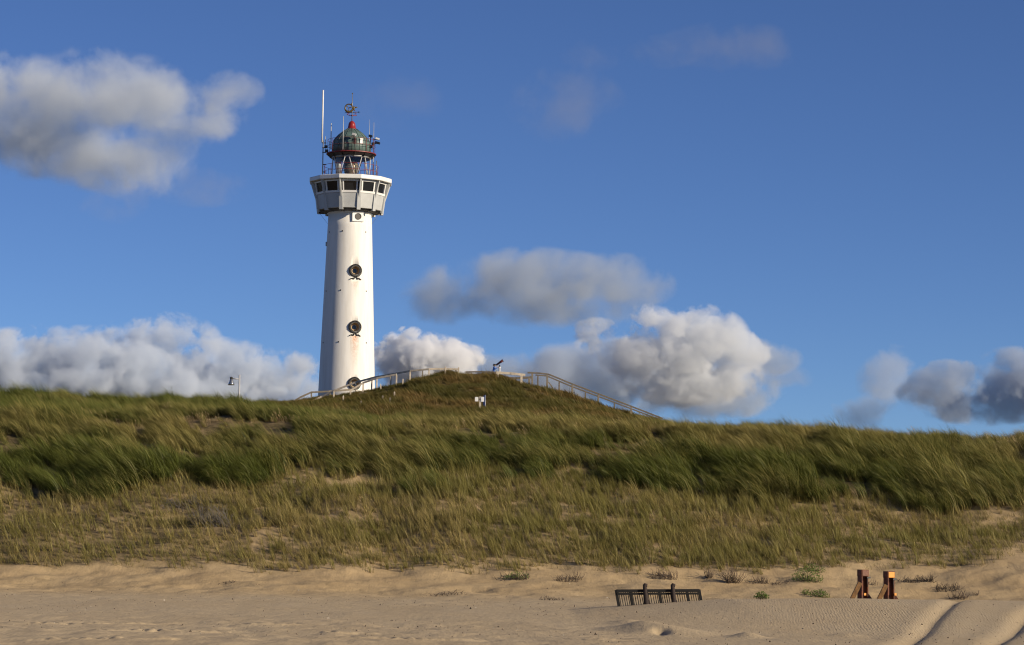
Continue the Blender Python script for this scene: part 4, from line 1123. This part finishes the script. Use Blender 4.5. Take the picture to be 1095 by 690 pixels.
pr = tag(empty('person', (PX, PY, PZ)), 'person in a blue jacket looking through the telescope on the mound', 'person')
# looking to +x (right) and a little towards the beach, both hands on the telescope
body_j = [(0, 0, 0.86, (.145, .11)), (0.01, 0, 1.02, (.135, .10)), (0.04, 0, 1.22, (.165, .11)), (0.07, 0, 1.34, (.10, .08)), (0.10, 0, 1.42, (.055, .055)),
          (0.12, 0, 1.49, (.075, .085)), (0.13, 0, 1.56, (.085, .10)), (0.12, 0, 1.60, (.05, .06)),
          (0.05, -.17, 1.30, .055), (0.16, -.24, 1.12, .045), (0.36, -.14, 1.26, .036), (0.45, -.10, 1.32, .03),
          (0.05, .17, 1.30, .055), (0.18, .22, 1.14, .045), (0.38, .12, 1.30, .036), (0.47, .08, 1.35, .03),
          (0.0, -.10, 0.80, .095), (0.03, -.11, 0.46, .065), (0.0, -.11, 0.08, .045), (0.13, -.12, 0.03, .04),
          (-0.02, .10, 0.80, .095), (-0.10, .11, 0.46, .065), (-0.18, .11, 0.08, .045), (-0.05, .12, 0.03, .04)]
body_e = [(0, 1), (1, 2), (2, 3), (3, 4), (4, 5), (5, 6), (6, 7), (3, 8), (8, 9), (9, 10), (10, 11), (3, 12), (12, 13), (13, 14), (14, 15), (0, 16), (16, 17), (17, 18), (18, 19), (0, 20), (20, 21), (21, 22), (22, 23)]
bod = skin_body('body', body_j, body_e, [SKIN, JACKET, TROUS], pr)
for p_ in bod.data.polygons:
    c = p_.center / S
    p_.material_index = 0 if c.z > 1.405 or (c.x > 0.40 and c.z > 1.15) else (2 if c.z < 0.84 else 1)
hr = skin_body('hair', [(0.09, 0, 1.54, (.09, .10)), (0.10, 0, 1.605, (.085, .095)), (0.04, 0, 1.47, (.06, .07))], [(0, 1), (0, 2)], HAIR, pr)
for sgn in (-1, 1):                                                   # fingers closed on the tube
    wv = Vector((0.46, -0.09 if sgn < 0 else 0.08, 1.335)) * S + Vector((PX, PY, PZ))
    for j in range(4):
        MB().tube([wv + Vector((0.02 * j - .02, 0, 0.0)), wv + Vector((0.02 * j, 0.02 * -sgn, 0.035)), wv + Vector((0.02 * j + .005, 0.06 * -sgn, 0.045))], [.010, .009, .007], 6).build('finger', SKIN, pr)
    MB().tube([wv + Vector((0.0, 0, -0.01)), wv + Vector((0.03, 0.04 * -sgn, -0.02))], [.011, .009], 6).build('thumb', SKIN, pr)

tq = pix(534.2, 392.5, PY); tzg = gz(tq.x, PY)
tele = tag(empty('viewing_telescope', (tq.x, PY, tzg)), 'dark red viewing telescope tilted up on a white pillar', 'telescope')
MB().lathe(Vector((tq.x, PY, 0)), [(0.16, tzg - 0.2), (0.16, tzg + 0.06), (0.085, tzg + 0.12), (0.08, tq.z - 0.12), (0.10, tq.z - 0.1), (0.10, tq.z)], 16).build('pillar', WHITE, tele)
yk = MB().box((tq.x, PY, tq.z + 0.10), (0.10, 0.16, 0.2)).build('yoke', BLACKM, tele, bevel=0.01)
TRED = simple('dark_red_enamel', (0.13, 0.014, 0.014), 0.4, 0.3, 5)
e0 = pix(529.9, 391.0, PY); e1 = pix(537.6, 385.6, PY); d = e1 - e0
tb = MB().tube([e0 + d * 0.12, e0 + d * 0.60, e0 + d * 0.60, e0 + d], [0.085, 0.085, 0.105, 0.115], 14).build('tube', TRED, tele)
MB().tube([e0 - d * 0.02, e0 + d * 0.13], [0.04, 0.05], 10).build('eyepiece', BLACKM, tb)
MB().tube([e0 + d * 0.97, e0 + d * 1.04], [0.13, 0.13], 14).build('hood', BLACKM, tb)

# ------------------------------------------------------------------ signs and street lamp
SY = 196.0
sp = pix(513.3, 444, SY); szg = gz(sp.x, SY); stz = pix(513.3, 424.2, SY).z
sg = tag(empty('notice_sign', (sp.x, SY, szg)), 'weathered post with two small white notice boards at the mound foot', 'sign')
ht = 1 / 13.6
MB().bar(Vector((sp.x - 0.05, SY, szg - 0.4)), Vector((sp.x, SY, stz)), 0.16, 0.14, (0, 1, 0)).build('post', WOOD, sg, bevel=0.01)
SWHITE = simple('white_sign_enamel', (0.80, 0.79, 0.76), 0.4, 0.06, 4)
for px0, px1, y0, y1 in ((507.9, 511.4, 424.7, 429.4), (514.2, 517.6, 424.6, 429.8)):
    a = pix(px0, y0, SY - 0.1); b = pix(px1, y1, SY - 0.1)
    MB().box(((a.x + b.x) / 2, SY - 0.11, (a.z + b.z) / 2), (b.x - a.x, 0.03, a.z - b.z)).build('notice_board', SWHITE, sg, bevel=0.008)
a = pix(508.5, 427, SY); b = pix(517, 427, SY)
MB().bar(Vector((a.x, SY - 0.08, a.z)), Vector((b.x, SY - 0.08, a.z)), 0.03, 0.06).build('crossbar', BLACKM, sg)
bp = pix(518.7, 444, SY + 0.6); bz = gz(bp.x, SY + 0.6)
bs = tag(empty('blue_sign', (bp.x, SY + 0.6, bz)), 'blue sign plate seen almost edge-on on a thin grey pole', 'sign')
top = pix(519.0, 422.4, SY + 0.6)
MB().tube([Vector((bp.x, SY + 0.6, bz - 0.3)), Vector((top.x, SY + 0.6, top.z))], 0.035, 8).build('pole', MGREY, bs)
BLUE = simple('blue_sign_enamel', (0.03, 0.09, 0.33), 0.45, 0.25, 4)
a = pix(517.6, 423.2, SY + 0.55); b = pix(517.6, 434, SY + 0.55)
MB().box((bp.x - 0.09, SY + 0.5, (a.z + b.z) / 2), (0.75, 0.03, a.z - b.z), Matrix.Rotation(R(-78), 3, 'Z')).build('plate', BLUE, bs, bevel=0.008)

LY = 152.0
lp = pix(256.2, 401, LY); lg = gz(lp.x, LY)
lamp = tag(empty('street_lamp', (lp.x, LY, lg)), 'grey street lamp with a hanging bell shade behind the left ridge', 'street lamp')
MB().tube([Vector((lp.x, LY, lg - 0.3)), Vector((lp.x, LY, lg + 0.9)), Vector((lp.x, LY, lg + 0.92)), lp], [0.075, 0.075, 0.05, 0.05], 10).build('pole', LGREY, lamp)
la = pix(247.4, 405.2, LY)
MB().tube([Vector((lp.x, LY, pix(256, 405.6, LY).z)), Vector((la.x, LY, la.z + 0.02))], 0.035, 8).build('arm', LGREY, lamp)
zt = pix(247, 403.3, LY).z
f_ = lambda y: pix(247.4, y, LY).z
bell = MB().lathe(Vector((la.x, LY, 0)), [(0.0, f_(403.2)), (0.07, f_(403.4)), (0.075, f_(405.8)), (0.095, f_(406.2)), (0.12, f_(408.2)), (0.17, f_(410.2)), (0.20, f_(411.9)), (0.17, f_(411.9)), (0.10, f_(408.5)), (0.05, f_(407))], 20).build('lamp_shade', simple('brushed_steel', (0.45, 0.45, 0.44), 0.25, 0.2, 4, metal=0.85), lamp)
MB().lathe(Vector((la.x, LY, 0)), [(0.0, f_(411.4)), (0.13, f_(411.2)), (0.13, f_(410.6)), (0, f_(410.4))], 14).build('bulb_cover', LGREY, bell)
MB().lathe(Vector((la.x, LY, 0)), [(0.078, f_(405.6)), (0.085, f_(405.5)), (0.085, f_(403.4)), (0.0, f_(402.9))], 14).build('socket_cap', BLACKM, bell)

# ------------------------------------------------------------------ half-buried slatted barrier on the beach
BY = 72.6
DW = simple('tarred_wood', (0.007, 0.0065, 0.006), 0.9, 0.4, 6, bump=0.4, bscale=18)
RUSTD = simple('dark_rust_iron', (0.030, 0.016, 0.011), 0.8, 0.5, 9, bump=0.4, bscale=30)
tl, tr_ = pix(658.9, 632.0, BY), pix(747.6, 631.6, BY)
bl_, br_ = pix(662.6, 652, BY - 0.02), pix(750.6, 645.5, BY - 0.02)
lean = Vector((bl_.x - tl.x, 0, bl_.z - tl.z)); lean2 = Vector((br_.x - tr_.x, 0, br_.z - tr_.z))
dl = Vector((lean.x / lean.z, 0, 1.0))                                # shift per metre of height
bar_root = tag(empty('slatted_barrier', (tl.x, BY, gz(tl.x, BY))), 'dark slatted wooden barrier half buried in the beach sand', 'barrier')
MB().bar(tl + Vector((0, 0, 0)), tr_, 0.10, 0.085).build('top_rail', DW, bar_root, bevel=0.008)
MB().bar(tl + Vector((0.02, -0.03, -0.085)), tr_ + Vector((0, -0.03, -0.085)), 0.05, 0.06).build('rail_strip', DW, bar_root, bevel=0.006)
def foot(p):
    zb = gz(p.x, BY) - 0.25
    return p + dl * (zb - p.z)
span = tr_ - tl
MB().bar(foot(tl) * 0.35 + foot(tr_) * 0.0 + foot(tl) * 0.65 + Vector((0, 0, 0.20)), foot(tl) + (foot(tr_) - foot(tl)) * 0.5 + Vector((0, 0, 0.20)), 0.05, 0.06).build('bottom_rail', DW, bar_root, bevel=0.006)
for t in (0.0, 0.165, 0.515, 0.850, 1.0):
    p = tl + span * t
    MB().bar(foot(p), p + dl * 0.03, 0.085, 0.075, (0, 1, 0)).build('upright', DW, bar_root, bevel=0.008)
n_s = 37
for j in range(1, n_s):
    t = j / n_s
    if min(abs(t - q) for q in (0.0, 0.165, 0.345, 0.515, 0.675, 0.850, 1.0)) < 0.013: continue
    p = tl + span * t - dl * 0.03
    MB().bar(foot(p) + Vector((random.uniform(-.012, .012), 0, 0)), p, 0.020, 0.020, (0, 1, 0)).build('slat', DW, bar_root)
for px, ptx in ((691.5, 689.4), (721.2, 719.2)):
    tp = pix(ptx, 624.6, BY - 0.1); bp_ = pix(px, 648, BY - 0.1)
    zb = gz(bp_.x, BY - 0.1) - 0.25
    pp = MB()
    pp.tube([Vector((bp_.x + 0.02, BY - 0.1, zb)), Vector((bp_.x, BY - 0.1, bp_.z)), Vector((tp.x + 0.01, BY - 0.1, tp.z - 0.16)), Vector((tp.x, BY - 0.1, tp.z - 0.03)), Vector((tp.x + 0.03, BY - 0.1, tp.z))], [0.085, 0.08, 0.06, 0.055, 0.045], 10)
    po = pp.build('bollard_post', RUSTD, bar_root)
    MB().tube([Vector((tp.x - 0.01, BY - 0.1, tp.z - 0.03)), Vector((tp.x + 0.075, BY - 0.1, tp.z - 0.045))], [0.055, 0.045], 10).build('hook_head', RUSTD, po)
    q = Vector((bp_.x, BY - 0.1, bp_.z))
    MB().add([q + Vector((0.03, -0.03, 0.22)), q + Vector((0.03, 0.03, 0.22)), q + Vector((0.20, -0.03, -0.1)), q + Vector((0.20, 0.03, -0.1)), q + Vector((-0.05, -0.03, -0.1)), q + Vector((-0.05, 0.03, -0.1))],
             [(0, 2, 4), (1, 5, 3), (0, 1, 3, 2), (2, 3, 5, 4), (4, 5, 1, 0)]).build('gusset', RUSTD, po)

# ------------------------------------------------------------------ two rusty braced steel posts
RUST = simple('rusty_steel', (0.17, 0.046, 0.015), 0.7, 0.6, 7, bump=0.5, bscale=25, dark=(0.045, 0.015, 0.007))
OCHRE = simple('ochre_rusty_steel', (0.22, 0.11, 0.032), 0.7, 0.5, 7, bump=0.4, bscale=25)
PALE = simple('worn_pink_rust', (0.20, 0.09, 0.055), 0.7, 0.4, 10, bump=0.4, bscale=25)
ORANGE = simple('bright_orange_glint', (0.75, 0.30, 0.025), 0.45, 0.2, 6)  # sun's reflection on the second post head, put into an orange colour
SPY = 76.0
def steel_post(px, ytop, ybrace, topmat, label, spot):
    t = pix(px, ytop, SPY); g = gz(t.x, SPY)
    r_ = tag(empty('steel_post', (t.x, SPY, g)), label, 'post', 'rusty steel posts on the beach')
    zb = g - 0.3; w = 0.23; zt = t.z
    rot = Matrix.Rotation(R(22), 3, 'Z'); c = lambda x, y, z: Vector((t.x, SPY, 0)) + rot @ Vector((x, y, 0)) + Vector((0, 0, z))
    hgt = zt - 0.20 - zb
    fl = MB()
    fl.box(c(-0.10, 0, zb + hgt / 2), (0.035, 0.26, hgt), rot); fl.box(c(0.10, 0, zb + hgt / 2), (0.035, 0.26, hgt), rot); fl.box(c(0, 0, zb + hgt / 2), (0.17, 0.04, hgt), rot)
    fl.build('h_beam', RUST, r_, bevel=0.006)
    hd = MB().box(c(0, 0, zt - 0.10), (0.25, 0.28, 0.20), rot).build('head_block', RUST, r_, bevel=0.012)
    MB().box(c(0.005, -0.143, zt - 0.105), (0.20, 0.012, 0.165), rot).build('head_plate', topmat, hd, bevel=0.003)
    lft = MB()
    p0 = pix(px - 3.0, ybrace - 1.5, SPY - 0.22); p1 = pix(px - 13.0, ybrace + 19, SPY - 0.22)
    lft.bar(p0, p1, 0.13, 0.13); lft.build('brace', OCHRE, r_, bevel=0.006)
    q = c(0.15, -0.12, 0); zq = pix(px + 3, 637.5, SPY).z
    MB().add([q + Vector((-0.04, 0, zq + 0.10)), q + Vector((0.10, 0, zq - 0.10)), q + Vector((-0.06, 0, zq - 0.10)), q + Vector((-0.04, 0.04, zq + 0.10)), q + Vector((0.10, 0.04, zq - 0.10)), q + Vector((-0.06, 0.04, zq - 0.10))],
             [(0, 2, 1), (3, 4, 5), (0, 1, 4, 3), (1, 2, 5, 4), (2, 0, 3, 5)]).build('gusset', RUST, r_)
    MB().box(c(spot, -0.16, pix(px, 635.5, SPY).z), (0.07, 0.012, 0.07), rot).build('bright_spot', ORANGE, r_)  # bright spot near the foot, drawn as a small orange patch
    MB().tube([c(0.06, -0.15, zt - 0.24), c(0.06, -0.15, zt - 0.52)], 0.02, 6).build('hanging_bar', RUSTD, r_)
    MB().box(c(0.10, -0.15, zt - 0.235), (0.12, 0.06, 0.05), rot).build('clamp', BLACKM, r_)
    return r_
steel_post(922.8, 609.2, 624.5, PALE, 'rusty steel post with dull pinkish head and a slanting brace', -0.02)
steel_post(950.6, 611.0, 627.0, ORANGE, 'rusty steel post with sunlit bright orange head and a slanting brace', 0.13)

# ------------------------------------------------------------------ bushes, dead scrub and washed-up bits
LEAF = grass_material('beach_plant_leaf', (0.07, 0.09, 0.02), (0.07, 0.12, 0.02), (0.11, 0.17, 0.035), (0.16, 0.17, 0.05))
TWIG = simple('dead_twig', (0.13, 0.092, 0.06), 0.9, 0.4, 8)
TWIGD = simple('dark_root', (0.06, 0.042, 0.028), 0.9, 0.4, 8)
TWIGG = simple('grey_brushwood', (0.16, 0.14, 0.115), 0.9, 0.35, 8)
def twig_bush(label, px, py, w, h, n, mat, cat='bush', lean=0.0, group='dead scrub at the dune foot', seed=1, name='dead_bush', thick=0.011):
    b = base_at(px, py); rg = random.Random(seed * 77 + int(px))
    k = F / b.y; w /= k; h /= k
    root = tag(empty(name, b), label, cat, group)
    mb = MB(); tw = MB()
    for _ in range(n):
        x0 = rg.uniform(-w / 2, w / 2); y0 = rg.uniform(-w / 3, w / 3)
        z0 = gz(b.x + x0, b.y + y0) - 0.05
        p = Vector((b.x + x0, b.y + y0, z0)); hh = h * rg.uniform(0.45, 1.1)
        q = [p]
        dx, dy = rg.gauss(0, .55) + lean, rg.gauss(0, .5); hh *= 1 / (1 + 0.6 * abs(dx))
        for s in range(3):
            p = p + Vector((dx * hh / 3 + rg.uniform(-.06, .06), dy * hh / 3 + rg.uniform(-.03, .03), hh / 3)); q.append(p)
        mb.tube(q, [thick * 1.3, thick, thick * 0.7, thick * 0.3], 4)
        for s in (1, 2):
            e = q[s] + Vector((rg.uniform(-.5, .5) + lean, rg.uniform(-.4, .4), rg.uniform(.2, .8))) * hh * 0.35
            tw.tube([q[s], e], [thick * 0.7, thick * 0.25], 4)
    tag(mb.build('stems', mat, root), kind='stuff'); tag(tw.build('twigs', mat, root), kind='stuff')
    return root
def leafy(label, px, py, w, h, n, seed=1, name='beach_plant', cat='plant'):
    b = base_at(px, py); k = F / b.y; w /= k; h /= k; rg = random.Random(seed * 31 + int(px))
    root = tag(empty(name, b), label, cat, 'green plants on the sand')
    V, Fc, T, Bq = [], [], [], []
    st = MB()
    for _ in range(n):
        a = rg.random() * 6.283; r0 = w / 2 * math.sqrt(rg.random()); zz = h * rg.random() * (1 - (r0 / (w / 2 + 1e-6)) ** 2 * 0.6)
        x, y = math.cos(a) * r0, math.sin(a) * r0 * 0.8
        g = gz(b.x + x, b.y + y) - b.z
        c = Vector((x, y, g + zz + 0.02))
        s = rg.uniform(0.03, 0.06); u = Vector((rg.uniform(-1, 1), rg.uniform(-1, 1), rg.uniform(-.3, .8))).normalized(); w_ = u.orthogonal().normalized() * s * 0.35
        i = len(V); V += [c, c + u * s * 0.5 + w_, c + u * s, c + u * s * 0.5 - w_]; Fc.append((i, i + 1, i + 2, i + 3)); T += [0.2, 0.6, 1, 0.6]; q = rg.random(); Bq += [q] * 4
        if rg.random() < 0.12: st.tube([Vector((b.x + x * 0.3, b.y + y * 0.3, b.z + g - 0.03)), b + c], [0.006, 0.003], 4)
    me = bpy.data.meshes.new('foliage'); me.from_pydata([tuple(v) for v in V], [], Fc)
    for nm_, val in (('t', T), ('b', Bq)):
        at_ = me.attributes.new(nm_, 'FLOAT', 'POINT'); at_.data.foreach_set('value', val)
    me.materials.append(LEAF)
    o = bpy.data.objects.new('foliage', me); COL.objects.link(o); o.parent = root
    st.build('stem', TWIGD, root)
    return root
twig_bush('brown clump of dead stems under the grass edge above the barrier', 712, 618, 26, 12, 70, TWIG, lean=-0.5)
twig_bush('single upright bundle of dead stems between two dead clumps', 759, 619, 7, 14, 26, TWIG)
twig_bush('widest upright bundle of dead brown stems above the swell', 784, 624, 12, 22, 50, TWIG, lean=-0.1)
twig_bush('low dead brown clump right of the upright stem bundles', 812, 624, 20, 10, 46, TWIG)
twig_bush('flat dark twig patch near the green plants', 836, 625, 18, 5, 30, TWIGD)
twig_bush('thin dead twigs right behind the left steel post', 932, 626, 12, 9, 18, TWIG)
twig_bush('dark row of dead scrub right of the orange-headed post', 972, 623, 24, 8, 60, TWIGD)
twig_bush('thicker dead scrub in the middle of the dark row', 990, 622, 16, 11, 50, TWIGD)
twig_bush('dead scrub sloping down at the right end of the row', 1014, 632, 26, 10, 60, TWIGD)
twig_bush('sparse dead shrub standing lowest right on the sand', 1025, 641, 18, 12, 40, TWIG)
twig_bush('lone dry twig sticking out of the sand slope at right', 1045, 637, 4, 8, 6, TWIGD)
twig_bush('brown dead clump on the sand in the middle, beside a greener one', 608, 622, 28, 11, 60, TWIG, lean=-0.2)
twig_bush('half green half dead clump on the middle sand bank', 549, 620, 34, 10, 60, TWIGD, lean=-0.2)
twig_bush('scattered dark roots on the bank below the dead clumps', 590, 642, 26, 7, 26, TWIGD)
twig_bush('scattered roots left of the middle of the bank', 476, 637, 40, 7, 34, TWIGD)
twig_bush('small red-brown wrack heap on the left bank', 243, 624, 20, 4, 26, TWIGD)
twig_bush('grey brushwood heap lying on the left lower dune', 230, 562, 34, 26, 130, TWIGG, lean=-0.6, name='brushwood_heap', group='brushwood on the dune')
twig_bush('second grey brushwood heap up-slope of the larger one', 196, 543, 36, 15, 80, TWIGG, lean=-0.6, name='brushwood_heap', group='brushwood on the dune')
twig_bush('dark stump of old brushwood amid the left tufts', 217, 551, 8, 16, 30, TWIGD, name='brushwood_heap', group='brushwood on the dune')
twig_bush('twiggy shrub tops on the right crest against the sky', 900, 466, 40, 11, 70, TWIGD, name='crest_shrub', group='shrubs on the crest', thick=0.013)
twig_bush('smaller shrub on the crest left of the twiggy one', 878, 465, 20, 9, 40, TWIGD, name='crest_shrub', group='shrubs on the crest', thick=0.013)
leafy('largest green plant on the sand left of the steel posts', 863, 622, 34, 15, 900, 1)
leafy('low green plant on the sand near the left post foot', 876, 639, 22, 8, 420, 2)
leafy('smallest green plant, just left of the low one', 862, 637, 10, 6, 150, 3)
leafy('single green plant on the sand behind the swell, right of the barrier', 814, 641, 15, 8, 260, 4)
leafy('green leaves in the half dead clump on the middle bank', 553, 620, 26, 8, 260, 5)
leafy('green plant poking over the lower grass edge at right of middle', 871, 612, 24, 8, 300, 6)

# tyre-track lumps and shell crumbs on the beach
tm = MB()
for (x0, y0, x1, y1, stp, hgt) in ((-20, 666.3, 330, 668.2, 0.285, 0.05), (50, 673.3, 440, 676.5, 0.30, 0.055), (320, 681.5, 700, 685, 0.27, 0.045), (-20, 684, 260, 685.5, 0.31, 0.045)):
    a, b = onground(x0, y0), onground(x1, y1); ln = (b - a).length; d_ = (b - a) / ln
    nu = int(ln / 0.045); nv = 12; U, Vv = np.meshgrid(np.arange(nu) * 0.045, np.linspace(-0.42, 0.42, nv), indexing='ij')
    X_ = a.x + d_.x * U - d_.y * Vv; Y_ = a.y + d_.y * U + d_.x * Vv + (vnoise(U / 1.5, U * 0, 7) - 0.5) * 0.3
    prof_ = np.clip(1 - (np.abs(Vv) / 0.40) ** 4, 0, 1); ph = (U + 0.05 * (vnoise(U / 0.5, Vv * 0, 9) - 0.5) * 4) / stp
    dent = np.exp(-((np.abs(ph % 1 - 0.5)) / 0.20) ** 2) * np.exp(-(Vv / 0.24) ** 2) * np.clip(vnoise(U / 0.7, Vv * 0 + 3, 11) * 1.8 - 0.2, 0, 1)
    br = np.clip(vnoise(U / 2.3, Vv * 0 + 8, 13) * 2.2 - 0.25, 0, 1) * (1 - np.abs(U / ln * 2 - 1) ** 8)
    Z_ = H(X_, Y_) - 0.012 + br * (prof_ * (hgt + 0.02 * (fbm(U / 0.13, Vv / 0.2, 15, 2) - 0.5)) - dent * hgt * 1.1)
    vs = [Vector(q) for q in np.stack([X_.ravel(), Y_.ravel(), Z_.ravel()], 1)]
    tm.add(vs, [(i * nv + j, (i + 1) * nv + j, (i + 1) * nv + j + 1, i * nv + j + 1) for i in range(nu - 1) for j in range(nv - 1)], True)
tag(tm.build('tyre_track', SAND), 'rows of small pressed dents left by tyres on the beach', 'tyre track', kind='stuff')
SHELL = simple('shell_white', (0.5, 0.45, 0.37), 0.6, 0.3, 6)
sm_ = MB(); dm_ = MB()
for _ in range(3000):
    y = random.uniform(47, 98); x = random.uniform(-.215, .215) * y
    if fbm(np.array([x / 3]), np.array([y / 6]), 99, 2)[0] < 0.42: continue
    s = random.uniform(0.010, 0.03) * (1 if random.random() < .93 else 1.8); p = Vector((x, y, gz(x, y)))
    t_ = dm_ if random.random() < 0.85 else sm_
    c = [p + Vector((random.uniform(-1, 1) * s, random.uniform(-1, 1) * s, z_)) for z_ in (-.01, -.01, -.01)] + [p + Vector((0, 0, s * random.uniform(.5, 1.1)))]
    t_.add(c, [(0, 1, 3), (1, 2, 3), (2, 0, 3), (0, 2, 1)])
tag(sm_.build('shell_crumbs', SHELL), 'pale shell crumbs strewn over the beach sand', 'shells', kind='stuff')
tag(dm_.build('wrack_crumbs', TWIGD), 'dark crumbs of wrack strewn over the beach sand', 'debris', kind='stuff')
